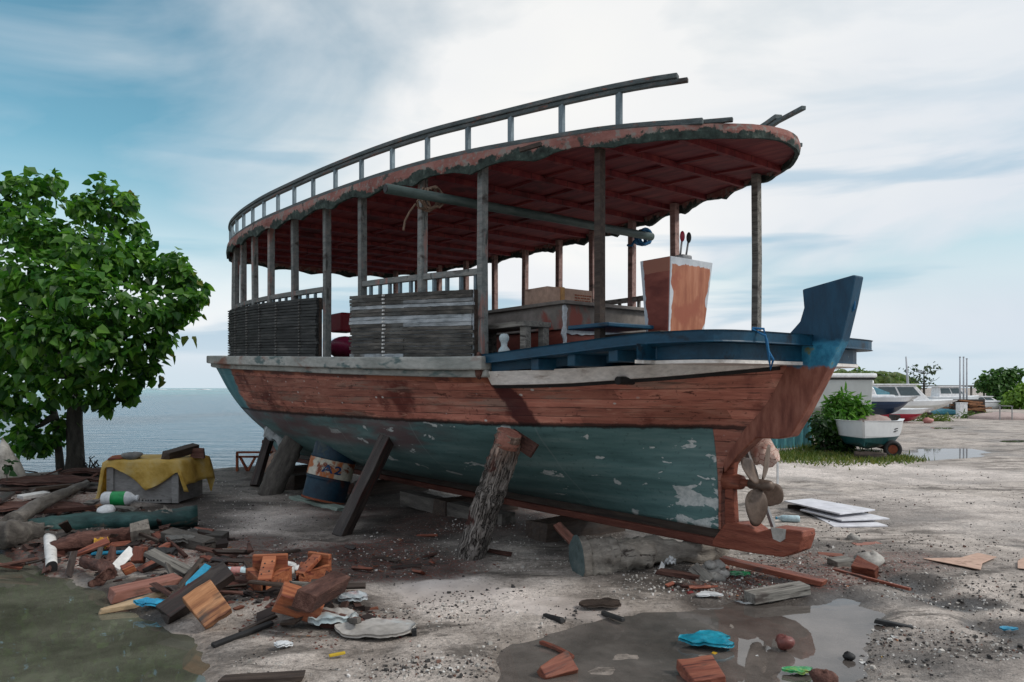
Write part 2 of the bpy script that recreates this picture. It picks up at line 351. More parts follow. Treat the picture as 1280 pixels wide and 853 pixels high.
vs = m.coord('Object', (.55, 1.6, 1)); streak = m.noise(vs, 1.7, 6, .68, .5)
c = m.ramp(midn, [(.3, (.28, .243, .214)), (.5, (.475, .42, .375)), (.7, (.615, .545, .488))])
c = m.mix(m.mask(streak, .5, .62), c, (.165, .144, .126))
c = m.mix(m.mask(big, .52, .68), c, (.31, .285, .263))
c = m.mix(attr('pale'), c, m.ramp(midn, [(.3, (.58, .515, .47)), (.7, (.75, .675, .62))]))
c = m.mix(m.math('MULTIPLY', attr('damp_shade'), .93), c, m.ramp(midn, [(.3, (.022, .018, .016)), (.55, (.058, .049, .044)), (.75, (.14, .122, .11))]))
c = m.mix(m.math('MULTIPLY', attr('red'), m.mask(fine, .44, .6)), c, m.ramp(grit, [(.35, (.07, .018, .013)), (.65, (.2, .06, .04))]))
c = m.mix(.75, c, m.ramp(fine, [(.28, .35), (.5, 1.0), (.72, 1.45)]), 'MULTIPLY')
c = m.mix(.6, c, m.ramp(grit, [(.3, .45), (.5, 1.0), (.7, 1.5)]), 'MULTIPLY')
c = m.mix(attr('silt'), c, m.ramp(midn, [(.3, (.64, .565, .52)), (.7, (.75, .675, .625))]))
peb = m.voro(v, 34); pc = m.voro(v, 34, out='Color')
pm = m.math('MULTIPLY', m.mask(peb, .3, .2), m.mask(m.sep(pc)[0], .72, .8))
c = m.mix(pm, c, m.ramp(m.sep(pc)[1], [(.2, (.12, .11, .1)), (.6, (.38, .36, .33)), (.95, (.6, .57, .53))]))
zz = m.sep(m.n('NewGeometry').outputs['Position'])[2]
wet = m.mask(zz, .022, -.016)
c = m.mix(m.math('MULTIPLY', wet, .72), c, m.mix(1, c, (.42, .4, .38), 'MULTIPLY'))
m.bump(m.math('ADD', m.math('ADD', m.math('MULTIPLY', midn, .8), m.math('MULTIPLY', fine, .5)), m.math('ADD', m.math('MULTIPLY', pm, .35), m.math('MULTIPLY', grit, .2))), .75, .04)
rg = m.math('SUBTRACT', .92, m.math('MULTIPLY', m.math('ADD', m.math('MULTIPLY', attr('damp_shade'), .35), wet), .45))
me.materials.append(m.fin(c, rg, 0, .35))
go = bpy.data.objects.new('ground', me); COL.objects.link(go); tag(go, 'sandy gravel boatyard ground with wet dark patches and painted hull shade', 'ground', kind='structure')
# ------------------------------------------------------------------ puddles, sea
def water_mat(name, tint, mud, mudf):
    m = N(name); m.t.nodes.remove(m.b)
    fr = m.n('Fresnel'); fr.inputs[0].default_value = 1.6
    nb = m.noise(m.coord('Object', (1, 1, 1)), 5, 2, .5); bp = m.n('Bump'); m.set(bp.inputs['Height'], nb); bp.inputs['Strength'].default_value = .035; bp.inputs['Distance'].default_value = .02
    tr = m.n('BsdfTransparent'); m.set(tr.inputs[0], tint); df = m.n('BsdfDiffuse'); m.set(df.inputs[0], mud)
    gl = m.n('BsdfGlossy'); gl.inputs['Roughness'].default_value = .02; m.set(gl.inputs['Normal'], bp.outputs[0]); m.set(fr.inputs['Normal'], bp.outputs[0])
    nz = m.noise(m.coord('Object'), 1.6, 5, .6, .4); n4 = m.noise(m.coord('Object'), 9, 4, .6); m.set(df.inputs[0], m.mix(1, m.ramp(nz, [(.3, tuple(k*.72 for k in mud)), (.7, tuple(k*1.22 for k in mud))]), m.ramp(n4, [(.3, .85), (.7, 1.12)]), 'MULTIPLY'))
    a = m.n('MixShader'); m.set(a.inputs[0], m.ramp(nz, [(.3, mudf-.22), (.65, min(1, mudf+.08))])); m.set(a.inputs[1], tr.outputs[0]); m.set(a.inputs[2], df.outputs[0])
    b = m.n('MixShader'); m.set(b.inputs[0], fr.outputs[0]); m.set(b.inputs[1], a.outputs[0]); m.set(b.inputs[2], gl.outputs[0])
    m.t.links.new(b.outputs[0], m.out.inputs[0]); return m.m
wm = {'left': water_mat('murky_green_water', (.6, .62, .5), (.135, .138, .105), .8), '': water_mat('puddle_water', (.75, .72, .67), (.19, .165, .148), .66)}
for k, P in PUDW.items():
    cx = sum(p[0] for p in P)/len(P); cy = sum(p[1] for p in P)/len(P)
    mb = MB(); ex = []
    for (x, y) in P:
        d = Vector((x-cx, y-cy)); d = d+d.normalized()*.3; ex.append((cx+d.x, cy+d.y, WL))
    fl_ = sum(P[i][0]*P[(i+1) % len(P)][1]-P[(i+1) % len(P)][0]*P[i][1] for i in range(len(P))) < 0
    mb.add([(cx, cy, WL)]+ex, [(0, i+1, (i+1) % len(P)+1)[::-1 if fl_ else 1] for i in range(len(P))])
    lab = {'left': 'murky green puddle in the left foreground', 'mid': 'brown puddle with a blue bag in the foreground', 'far': 'light blue puddle beside the small beached dinghy', 'far2': 'dark puddle beneath the pile of brown timber', 'far3': 'narrow puddle at the right edge of the yard', 'far4': 'thin puddle near the sand heap'}[k]
    tag(obj('puddle', mb, wm.get(k, wm[''])), lab, 'puddle', kind='structure')
m = N('sea_water'); v = m.coord('Object', (.5, 1.4, 1))
n1 = m.noise(v, 1.1, 5, .6, .2); n2 = m.noise(m.coord('Object', (.03, .012, 1)), 1, 4, .6)
sy = m.sep(m.coord('Object'))[1]
c = m.mix(m.mask(sy, 60, 400), (.02, .11, .17), (.03, .24, .25)); c = m.mix(m.mask(n2, .5, .65), c, (.015, .055, .085))
m.bump(n1, 1.0, .45); m.fin(c, .14, 0, .42); m.b.inputs['IOR'].default_value = 1.33
mb = MB(); mb.add([(-9000, 8, -.40), (9000, 8, -.40), (9000, 9000, -.40), (-9000, 9000, -.40)], [(0, 1, 2, 3)])
tag(obj('sea', mb, m.m), 'calm blue grey lagoon reaching the horizon', 'sea', kind='structure')
mb = MB()
for i in range(46):
    x = -560+i*16+random.uniform(-5, 5); L = random.uniform(6, 22); y = 760+random.uniform(-20, 20); hgt = random.uniform(.35, 1.2)*(1 if random.random() < .6 else .4)
    mb.sweep([(x-L, y, -.35), (x-L*.4, y+1, -.3), (x, y, -.25), (x+L*.5, y-1, -.3), (x+L, y, -.35)], [.5, 3, 4, 3, .5], [.1, hgt*.8, hgt*1.4, hgt, .1])
tag(obj('surf', mb, surf('foam', [(.8, .82, .83), (.9, .9, .9)], 1, rough=.9, bump=0, vary=0), smooth=True), 'white breakers along the reef on the horizon', 'surf', kind='structure')
# ------------------------------------------------------------------ the wooden boat (local x = metres from the stern towards the bow, y = towards the near side)
ORG = Vector((2.35, 5.85, 0)); BROT = math.atan2(.787, -.616)
boat = thing('wooden_boat', 'big weathered wooden passenger boat with red roof propped up on land', 'boat', ORG, BROT)
BM = Matrix.Translation(ORG)@Matrix.Rotation(BROT, 4, 'Z')
def B(px, py, t=None, z=None, s=None):
    """boat coordinates of what the photograph shows at (px, py), given one of t, z, s"""
    a = (px-640)/F; b = (485-py)/F
    if z is not None: Yw = (z-CAMH)/b
    elif t is not None: Yw = (5.453-t)/(.787*a+.616)
    else: Yw = (s+3.156)/(.787-.616*a)
    return Vector((Yw*(.787-.616*a)-3.156, 5.453-Yw*(.787*a+.616), CAMH+b*Yw))
L5 = [(.12, .05), (.6, .5), (1.2, .93), (2, 1.33), (3, 1.6), (4, 1.73), (5.5, 1.84), (7, 1.88), (8.5, 1.83), (9.5, 1.7), (10.4, 1.5), (11.3, 1.18), (12.2, .74), (13, .28), (13.4, .05)]
Z5 = [(.12, 1.83), (1, 1.76), (2.3, 1.72), (4, 1.76), (6, 1.83), (9.6, 1.96), (13.4, 2.14)]
LV = [  # (stern s, stem s, half-breadth over s, height over s) from keel to sheer
    (.80, 11.3, [(.8, .06), (11.3, .06)], [(.8, .37), (11.3, .36)]),
    (.80, 11.8, [(.8, .06), (1.4, .15), (2, .28), (3, .52), (4, .68), (5, .8), (6.5, .84), (8, .74), (9.5, .5), (10.5, .27), (11.8, .04)], [(.8, .6), (5, .57), (11.8, .6)]),
    (.78, 12.3, [(.78, .06), (1.4, .32), (2, .62), (2.65, .9), (3.5, 1.1), (5, 1.26), (6.5, 1.3), (8, 1.2), (9.5, .92), (10.5, .62), (11.4, .3), (12.3, .04)], [(.78, .9), (5, .86), (12.3, .88)]),
    (.5, 12.8, [(.5, .05), (.8, .13), (1.38, .6), (2, 1.03), (2.65, 1.3), (3.5, 1.45), (5, 1.58), (6.5, 1.63), (8, 1.56), (9.5, 1.32), (10.5, 1.0), (11.3, .68), (12.1, .32), (12.8, .04)], [(.5, 1.25), (12.8, 1.27)]),
    (.31, 13.1, [(.31, .05), (1, .55), (1.8, 1.05), (2.5, 1.33), (3.5, 1.56), (5, 1.72), (6.5, 1.77), (8, 1.72), (9.5, 1.54), (10.4, 1.28), (11.3, .95), (12.2, .53), (13.1, .04)], [(.31, 1.5), (5, 1.5), (13.1, 1.7)]),
    (.12, 13.4, L5, Z5)]
def f5(s): return float(pchip(*zip(*L5), s))
def z5(s): return float(pchip(*zip(*Z5), s))
def hullt(s, z):
    zs, ts = [], []
    for a, b, hw, hz in LV:
        if s < a-.02: continue
        zs.append(float(pchip(*zip(*hz), s))); ts.append(float(pchip(*zip(*hw), s)))
    if len(zs) < 2: return ts[0] if ts else .05
    return float(pchip(zs, ts, z))
def hull_mesh():
    nu, nv = 150, 41; us = np.linspace(0, 1, nu)
    ks = np.array([0, 1, 2, 3, 4, 5.]); kv = np.linspace(0, 5, nv)
    C = np.zeros((6, nu, 3))
    for k, (a, b, hw, hz) in enumerate(LV):
        s = a+(b-a)*us; C[k, :, 0] = s; C[k, :, 1] = pchip(*zip(*hw), s); C[k, :, 2] = pchip(*zip(*hz), s)
    P = np.zeros((nv, nu, 3))
    for i in range(nu):
        for d in range(3): P[:, i, d] = pchip(ks, C[:, i, d], kv)
    vs = []; fs = []; uv = []
    for side in (1, -1):
        base = len(vs)
        for j in range(nv):
            for i in range(nu): vs.append((P[j, i, 0], P[j, i, 1]*side, P[j, i, 2])); uv.append((P[j, i, 0], kv[j]/5))
        for j in range(nv-1):
            for i in range(nu-1):
                a = base+j*nu+i; q4 = (a, a+1, a+nu+1, a+nu)
                fs.append(q4 if side < 0 else q4[::-1])
    n0 = nv*nu
    for j in range(nv-1):
        for i in (0, nu-1): fs.append((j*nu+i, (j+1)*nu+i, n0+(j+1)*nu+i, n0+j*nu+i))
    for i in range(nu-1): fs.append((i, i+1, n0+i+1, n0+i))
    return vs, fs, uv
m = N('hull_paint'); ob = m.coord('Object'); X3 = m.sep(ob); uvs = m.sep(m.n('TexCoord').outputs['UV'])
S_, T_, Z_ = X3[0], X3[1], X3[2]
vg = m.coord('Object', (.8, .8, 7)); grain = m.noise(vg, 2.2, 7, .68, .5); blot = m.noise(ob, 1.5, 5, .6); fine = m.noise(ob, 22, 4, .65); edge = m.noise(m.coord('Object', (1.6, 1.6, 1)), 7, 5, .65)
pv = m.math('MULTIPLY', uvs[1], 15); row = m.math('FLOOR', pv); rf = m.math('FRACT', pv)
wn = m.n('TexWhiteNoise', noise_dimensions='2D'); cx = m.n('CombineXYZ')
seg = m.math('FLOOR', m.math('ADD', m.math('MULTIPLY', S_, .36), m.math('MULTIPLY', m.math('FRACT', m.math('MULTIPLY', row, .377)), 1)))
m.set(cx.inputs[0], row); m.set(cx.inputs[1], seg); m.set(wn.inputs['Vector'], cx.outputs[0]); cell = wn.outputs['Value']
red_c = m.ramp(grain, [(.28, (.23, .072, .052)), (.5, (.42, .155, .108)), (.7, (.56, .27, .195))])
red_c = m.mix(.8, red_c, m.ramp(cell, [(0, .6), (.5, 1), (1, 1.4)]), 'MULTIPLY')
red_c = m.mix(m.mask(blot, .56, .7), red_c, (.13, .026, .018))
red_c = m.mix(m.math('MULTIPLY', m.mask(m.noise(vg, 1.3, 5, .65), .55, .66), .8), red_c, (.27, .18, .14))
red_c = m.mix(m.math('MULTIPLY', m.mask(m.noise(m.coord('Object', (1, 1, 5)), 4.5, 5, .7), .6, .66), .85), red_c, (.07, .022, .016))
red_c = m.mix(m.math('MULTIPLY', m.mask(fine, .6, .72), .7), red_c, (.05, .013, .01))
red_c = m.mix(m.math('MULTIPLY', m.mask(m.noise(m.coord('Object', (.55, .55, 9)), 2.6, 6, .7, .3), .56, .64), .75), red_c, (.1, .05, .038))
red_c = m.mix(m.math('MULTIPLY', m.mask(m.noise(m.coord('Object', (.9, .9, 5)), 3.7, 6, .7), .6, .65), .6), red_c, (.5, .26, .19))
seam = m.math('MAXIMUM', m.mask(rf, .06, .02), m.mask(rf, .96, .99)); seam = m.math('MULTIPLY', seam, m.mask(m.noise(ob, 3.1, 4, .6), .36, .52))
red_c = m.mix(m.math('MULTIPLY', seam, .75), red_c, (.045, .012, .009))
# dots of putty
vo = m.voro(m.coord('Object', (1, 1, 1.6)), 6.5); vc = m.voro(m.coord('Object', (1, 1, 1.6)), 6.5, out='Color')
dot = m.math('MULTIPLY', m.mask(vo, .15, .08), m.mask(m.math('ADD', m.sep(vc)[0], m.math('MULTIPLY', m.mask(S_, 1.9, 2.6), .2)), .72, .74)); red_c = m.mix(dot, red_c, (.55, .53, .5))
# dark stain running down amidships, dark band under the rubbing strake
st = m.math('ABSOLUTE', m.math('SUBTRACT', m.math('SUBTRACT', S_, 2.30), m.math('MULTIPLY', m.math('SUBTRACT', Z_, 1.65), .42)))
st = m.math('ADD', st, m.math('MULTIPLY', m.math('SUBTRACT', edge, .5), .12))
red_c = m.mix(m.math('MULTIPLY', m.mask(st, .12, .085), .9), red_c, (.055, .008, .009))
dz = m.math('SUBTRACT', Z_, m.math('ADD', m.math('MULTIPLY', S_, .033), 1.645)); dz = m.math('ADD', dz, m.math('MULTIPLY', m.math('SUBTRACT', edge, .5), .06))
aft = m.mask(S_, 2.3, 2.4)
red_c = m.mix(m.math('MULTIPLY', m.math('MULTIPLY', m.mask(dz, -.09, -.07), aft), .85), red_c, m.mix(m.mask(blot, .45, .6), (.07, .015, .012), (.33, .11, .06)))
red_c = m.mix(m.math('MULTIPLY', m.mask(dz, -.005, .01), aft), red_c, m.ramp(blot, [(.35, (.08, .13, .125)), (.6, (.2, .25, .235))]))
# the bow is light teal
bowm = m.math('ADD', m.math('ADD', S_, m.math('MULTIPLY', m.math('SUBTRACT', edge, .5), .5)), m.math('MULTIPLY', m.math('SUBTRACT', Z_, 1.5), .1))
red_c = m.mix(m.mask(bowm, 8.52, 8.6), red_c, m.ramp(blot, [(.3, (.05, .2, .24)), (.5, (.13, .32, .36)), (.65, (.3, .42, .44))]))
# antifouling
teal = m.ramp(m.noise(vg, 1.4, 5, .6), [(.28, (.06, .13, .13)), (.5, (.11, .215, .213)), (.72, (.19, .29, .282))])
teal = m.mix(m.math('MULTIPLY', m.mask(fine, .56, .7), .35), teal, (.015, .04, .045))
blush = m.math('MULTIPLY', m.math('MULTIPLY', m.mask(Z_, .82, 1.0), m.mask(S_, 2.8, 4)), m.mask(m.noise(m.coord('Object', (.5, .5, 3)), 1.6, 4, .55), .4, .56))
teal = m.mix(m.math('MULTIPLY', blush, .75), teal, (.15, .065, .07))
fl = m.noise(m.coord('Object', (.8, .8, 1.9)), 4.6, 5, .55, .3); flk = m.mask(fl, .655, .672)
stn = m.math('MULTIPLY', m.math('MULTIPLY', m.mask(S_, 1.75, 1.1), m.mask(Z_, .95, .7)), .14)
flk = m.mask(m.math('ADD', fl, stn), .635, .648); flk = m.math('MULTIPLY', flk, m.mask(S_, 6.5, 4.5))
teal = m.mix(flk, teal, m.ramp(fine, [(.3, (.36, .42, .42)), (.6, (.64, .67, .655))]))
vl = m.math('ABSOLUTE', m.math('SUBTRACT', m.math('FRACT', m.math('ADD', m.math('MULTIPLY', S_, .62), m.math('MULTIPLY', Z_, .16))), .5)); teal = m.mix(m.math('MULTIPLY', m.mask(vl, .006, .003), .4), teal, (.25, .32, .32))
scr = m.noise(m.coord('Object', (.5, .5, 16)), 3.3, 3, .5); teal = m.mix(m.math('MULTIPLY', m.mask(scr, .66, .7), .35), teal, (.2, .27, .27))
zb = m.math('ADD', Z_, m.math('MULTIPLY', m.math('SUBTRACT', edge, .5), .045))
isred = m.math('MAXIMUM', m.mask(zb, 1.25, 1.262), m.mask(m.math('ADD', S_, m.math('MULTIPLY', m.math('SUBTRACT', edge, .5), .02)), .83, .82))
lip = m.math('MULTIPLY', m.mask(zb, 1.232, 1.248), m.mask(zb, 1.292, 1.27))
c = m.mix(isred, teal, red_c); c = m.mix(m.math('MULTIPLY', lip, .85), c, (.018, .01, .009))
m.bump(m.math('ADD', m.math('MULTIPLY', m.math('SUBTRACT', 1, seam), m.math('MULTIPLY', isred, .8)), m.math('ADD', m.math('MULTIPLY', grain, .5), m.math('MULTIPLY', isred, .6))), .55, .012)
hull_m = m.fin(c, m.mix(isred, m.ramp(blot, [(.3, .38), (.7, .55)]), (.62, .62, .62)), 0, .4)
vs, fs, uv = hull_mesh(); mb = MB(); mb.add(vs, fs)
hull = obj('hull', mb, hull_m, boat, smooth=True); ul = hull.data.uv_layers.new(name='UVMap')
li = np.zeros(len(hull.data.loops), np.int32); hull.data.loops.foreach_get('vertex_index', li); ul.data.foreach_set('uv', np.array(uv, np.float32)[li].ravel())
boat_wood_red = surf('boat_red_paint', [(.16, .04, .025), (.27, .08, .048), (.34, .12, .075)], 2.2, (1, 6, 9), .6, .5, [((.07, .02, .014), 2, .58, .68)], vary=.06)
gun_m = surf('gunwale_paint', [(.2, .215, .2), (.36, .37, .345), (.5, .5, .47)], 1.6, (1, 1, 3), .65, .2, [((.24, .12, .09), 1.3, .56, .7), ((.1, .15, .15), 2.2, .58, .68)], vary=.05)
blue_m = surf('blue_paint', [(.002, .03, .06), (.004, .052, .1), (.01, .08, .14)], 1.8, (1, 2, 2), .45, .18, [((.12, .19, .22), 5, .7, .75), ((.005, .015, .028), 2.4, .58, .7)], vary=.06)
white_strake_m = surf('strake_paint', [(.6, .56, .52), (.78, .75, .71), (.84, .82, .79)], 1.7, (1, 2, 3), .55, .15, [((.3, .24, .2), 2.2, .6, .74)], vary=.04)
post_m = wood('post_paint', [(.105, .12, .12), (.2, .215, .21), (.28, .27, .25)], 1.6, patches=[((.3, .17, .15), 2.2, .55, .66, (5, 5, 1)), ((.06, .065, .06), 3, .6, .68, (6, 6, 1))], vary=.2, bump=.3)
post_m2 = wood('pink_post_paint', [(.2, .12, .105), (.34, .215, .19), (.42, .3, .27)], 1.6, patches=[((.14, .12, .11), 2.2, .56, .66, (5, 5, 1))], vary=.2, bump=.3)
rail_m = wood('rail_paint', [(.05, .07, .075), (.1, .125, .13), (.17, .18, .18)], 1.6, patches=[((.2, .11, .09), 2, .58, .68)], vary=.15)
bal_m = surf('baluster_paint', [(.12, .17, .2), (.2, .26, .29)], 3, rough=.6, bump=.1, vary=.2)
ceil_m = m = N('roof_underside'); v = m.coord('Object'); sx = m.sep(v)
n1 = m.noise(m.coord('Object', (1, 5, 5)), 2, 5, .6); c = m.ramp(n1, [(.3, (.11, .013, .018)), (.5, (.18, .024, .028)), (.7, (.26, .05, .046))])
sm = m.math('FRACT', m.math('MULTIPLY', sx[1], 4.1)); c = m.mix(m.math('MULTIPLY', m.mask(sm, .06, .02), .8), c, (.04, .008, .008))
c = m.mix(m.mask(m.noise(v, 1.3, 5, .6), .58, .66), c, (.085, .012, .014)); m.bump(n1, .3, .01); m.fin(c, .7)
# --- keel, stern pieces
mb = MB(); mb.sweep([(s, 0, .252) for s in np.linspace(.7, 11.3, 30)]+[(11.7, 0, .34), (12.05, 0, .5)], .17, .075)
obj('keel', mb, surf('keel_red', [(.06, .018, .013), (.14, .042, .028), (.22, .08, .055)], 2.2, (1, 6, 9), .7, .5, vary=0), boat, bevel=.012)
mb = MB(); mb.sweep([(s, 0, .335) for s in np.linspace(.75, 11.2, 20)], .09, .1); obj('keel_shade_strip', mb, MT['dark_wood'], boat)  # narrow dark strip stands in for the shadowed gap above the keel
XZ = Matrix(((1, 0, 0, 0), (0, 0, -1, 0), (0, 1, 0, 0), (0, 0, 0, 1)))   # local xy -> boat x,z
def trace(pts, t): return [(lambda b: (b.x, b.z))(B(px, py, t=t)) for px, py in pts]
mb = MB(); mb.prism(trace([(890, 676), (905, 655), (920, 654), (934, 657), (946, 666), (966, 660), (1002, 664), (1003, 672), (997, 690), (978, 697), (940, 692), (890, 683)], .1), .2, XZ)
obj('keel_shoe', mb, boat_wood_red, boat, bevel=.012)
mb = MB(); mb.prism(trace([(963, 659), (982, 662), (981, 674), (975, 678), (966, 674)], .108), .006, XZ@Matrix.Translation((0, 0, -.103))); obj('patch_plate', mb, MT['stone'], boat)
m = N('sternpost_paint'); v = m.coord('Object'); z = m.sep(v)[2]
gr = m.noise(m.coord('Object', (6, 6, 1.5)), 2.2, 6, .65); ed = m.noise(v, 9, 5, .65)
zn = m.math('ADD', z, m.math('MULTIPLY', m.math('SUBTRACT', ed, .5), .12))
c = m.ramp(gr, [(.3, (.13, .034, .022)), (.5, (.25, .085, .055)), (.7, (.38, .16, .11))])
c = m.mix(m.mask(zn, 1.74, 1.77), c, m.ramp(ed, [(.34, (.01, .12, .22)), (.5, (.03, .22, .36)), (.58, (.05, .27, .42)), (.66, (.2, .22, .1))]))
c = m.mix(m.mask(zn, 1.93, 1.97), c, m.ramp(gr, [(.3, (.003, .032, .068)), (.7, (.007, .065, .125))]))
m.bump(m.math('ADD', gr, m.math('MULTIPLY', ed, .4)), .35, .01); m.fin(c, .5)
mb = MB(); mb.prism(trace([(1003, 362), (1066, 344), (1070, 344), (1063, 380), (1052, 425), (1030, 470), (1004, 520), (988, 546), (972, 549), (945, 548), (922, 570), (905, 592), (904, 575), (940, 520), (976, 470), (986, 448), (984, 420), (1000, 402), (1005, 385)], .06), .13, XZ)
obj('sternpost', mb, m.m, boat, bevel=.012)
mb = MB(); mb.prism(trace([(904, 560), (918, 566), (914, 600), (917, 655), (904, 668)], .05), .07, XZ); obj('skeg', mb, boat_wood_red, boat, bevel=.01)
# --- propeller
pr = thing('propeller', None, None); pr.parent = boat; pr.location = B(951, 606, t=0)
brz = surf('old_bronze', [(.09, .06, .045), (.17, .125, .098), (.26, .2, .165)], 4, rough=.5, bump=.15, metal=.35, patches=[((.1, .07, .05), 4, .58, .7)])
mb = MB(); mb.tube([(-.11, 0, 0), (-.09, 0, 0), (0, 0, 0), (.1, 0, 0)], [.03, .042, .046, .045], 16); obj('hub', mb, brz, pr, smooth=True)
mb = MB(); mb.tube([(.1, 0, 0), (.4, 0, 0)], .032, 12); mb.tube([(.18, 0, 0), (.34, 0, 0)], [.06, .085], 14); obj('shaft', mb, MT['red_wood'], pr, smooth=True)
for k in range(4):
    mb = MB(); rs = []; ang = math.radians((-42, 30, 128, -155)[k])
    for i in range(11):
        u = i/10; r = .045+.30*u; wd = .03+.082*math.sin(PI*min(1, u**.85*.93))**.8; pit = math.radians(64+8*u); row_ = []
        for j in range(9):
            q_ = (j/8-.5)*2; c0 = wd*q_; th = .007*(1-q_*q_)+.002
            row_.append((-c0*math.cos(pit), c0*math.sin(pit)+.05*u*u, r-.03*q_*q_*u, th))
        up_ = [Vector((a+th*.7, b, z_)) for a, b, z_, th in row_]; dn = [Vector((a-th*.7, b, z_)) for a, b, z_, th in row_][::-1]
        R = Matrix.Rotation(ang, 3, 'X'); rs.append([R@p for p in up_+dn])
    mb.rings(rs); obj('blade', mb, brz, pr, smooth=True)
# --- white sheer strake aft, rubbing strake forward
for sd in (1, -1):
    ss = np.linspace(.2, 2.34, 24)
    def band(zt, zb, o, i_):
        mb = MB(); mb.rings([[Vector((s, sd*(hullt(s, zb(s))+o), zb(s))), Vector((s, sd*(hullt(s, zt(s))+o), zt(s))), Vector((s, sd*(hullt(s, zt(s))-i_), zt(s))), Vector((s, sd*(hullt(s, zb(s))-i_), zb(s)))] for s in ss]); return mb
    zw = lambda s: z5(s)-.045-.05*min(1, s/1.6)
    obj('sheer_strake', band(lambda s: z5(s)+.03, zw, .03, .02), white_strake_m, boat, bevel=.006)
    obj('strake_moulding', band(lambda s: zw(s)-.002, lambda s: zw(s)-.03, .016, .02), MT['black'], boat)
    ss = list(np.linspace(2.3, 12.6, 70))+[12.9, 13.15, 13.35]
    mb = MB()
    mb.sweep([(s, sd*(f5(s)+.035), z5(s)+.105) for s in ss], .2, .125); mb.sweep([(s, sd*(f5(s)+.025), z5(s)+.01) for s in ss], .08, .07)
    obj('rubbing_strake', mb, gun_m, boat, bevel=.015)
mb = MB(); mb.tube([B(775, 476, t=.93)+Vector((0, .03, 0)), B(775, 476, t=.93)-Vector((0, .25, 0))], .035, 12); obj('drain_pipe', mb, MT['black'], boat)
# --- deck
ss = np.linspace(2.2, 13.2, 40); mb = MB(); vs = []
for s in ss: vs += [(s, f5(s)-.03, z5(s)-.03), (s, -f5(s)+.03, z5(s)-.03)]
mb.add(vs, [(2*i, 2*i+2, 2*i+3, 2*i+1) for i in range(39)]); obj('deck', mb, MT['dark_wood'], boat)
mb = MB(); mb.box((2.3, 0, 1.72), (.05, 2.6, .2)); obj('bulkhead', mb, MT['dark_wood'], boat)
# --- blue stern platform
PN = [(s, float(pchip([.16, .57, 1.34, 1.9, 2.36], [1.19, 1.28, 1.385, 1.455, 1.5], s))) for s in np.linspace(2.36, .16, 12)]+[(.12, 1.165), (.08, 1.125), (.045, 1.07), (.015, 1.0), (-.01, .9), (-.03, .7), (-.05, .3)]
def zp(s): return 1.905+.105*max(0, min(1, (2.3-s)/1.7))
def plat(inset, dz0, dz1, smax=9):
    P = [(min(s, smax), max(t-inset, .02)) for s, t in PN]; P = [(s+(inset if s < .3 else 0), t) for s, t in P]
    full = P+[(s, -t) for s, t in P[::-1]]; n = len(full)
    mb = MB(); mb.add([(s, t, zp(s)+dz0) for s, t in full]+[(s, t, zp(s)+dz1) for s, t in full], [tuple(range(n)), tuple(range(2*n-1, n-1, -1))]+[(i, (i+1) % n, n+(i+1) % n, n+i) for i in range(n)]); return mb
pf = obj('stern_platform', plat(0, -.085, 0), blue_m, boat, bevel=.012)
obj('stern_beam', plat(.09, -.205, -.087, .55), blue_m, pf, bevel=.008)
obj('trim_strip', plat(.08, -.232, -.207, .55), white_strake_m, pf)
for s, wd in ((.9, .1), (1.32, .09), (1.72, .1)):
    mb = MB(); tt = float(np.interp(s, [p[0] for p in PN[::-1]], [p[1] for p in PN[::-1]]))-.04; mb.box((s, 0, zp(s)-.14), (wd, 2*tt, .1)); obj('cross_beam', mb, blue_m, pf, bevel=.008)
for sd in (1, -1):
    mb = MB(); mb.sweep([(s, sd*(f5(s)-.03), zp(s)-.115) for s in np.linspace(.5, 2.3, 12)], .06, .09); obj('side_board', mb, blue_m, pf)
# near corner patch where old paint peels
mb = MB(); mb.ball((2.37, 1.51, 1.8), (.05, .035, .12), 10, 8, .14); obj('corner_block', mb, MT['rot_wood'], boat)
# --- roof
RW = [(.2, 0), (.23, .18), (.3, .34), (.5, .58), (.76, .78), (1.25, 1.03), (1.8, 1.24), (2.4, 1.42), (3.2, 1.66), (4.2, 1.81), (5.5, 1.93), (6.7, 1.96), (7.5, 1.94), (8.5, 1.83), (9.2, 1.66), (9.72, 1.46), (9.85, 1.2), (9.98, .75), (10.05, .3), (10.08, 0)]
def rw(s): return float(np.interp(s, [p[0] for p in RW], [p[1] for p in RW]))
def rws(s): return float(pchip([.5, .76, 1.25, 2.4, 3.2, 4.2, 5.5, 6.7, 7.5, 8.5, 9.2, 9.72], [.58, .79, 1.03, 1.42, 1.65, 1.81, 1.92, 1.96, 1.93, 1.82, 1.66, 1.46], s))
def zr(s): return float(np.interp(s, [.2, 3, 6, 10.1], [3.575, 3.6, 3.63, 3.7]))
def ztop(s): return zr(s)+float(np.interp(s, [.2, .76, 1.3, 2.5], [.105, .12, .16, .2]))
half = [(.2, .0), (.21, .1), (.235, .2), (.3, .345), (.39, .465)]+[(s, rws(s)) for s in np.linspace(.5, 9.72, 70)]+[(9.8, 1.3), (9.88, 1.1), (9.97, .75), (10.05, .35), (10.07, .0)]
ring = half+[(s, -t) for s, t in half[-2:0:-1]]
dense = []
for (a, b) in zip(ring, ring[1:]+ring[:1]):
    k = max(1, int(math.dist(a, b)/.06)); dense += [(a[0]+(b[0]-a[0])*i/k, a[1]+(b[1]-a[1])*i/k) for i in range(k)]
arc = 0; fas = []
for i, (s, t) in enumerate(dense):
    if i: arc += math.dist(dense[i-1], dense[i])
    sc = abs(math.sin(PI*arc/.74))**.8; end = max(0, min(1, (s-.6)/.9)); amp = .035+.03*end
    fas.append((s, t, zr(s)+.0+amp*sc*end+random.uniform(-.006, .006)+.02*(fbm(arc*1.7, 0, 9)-.5), ztop(s)))
n = len(fas); cx = 5.1
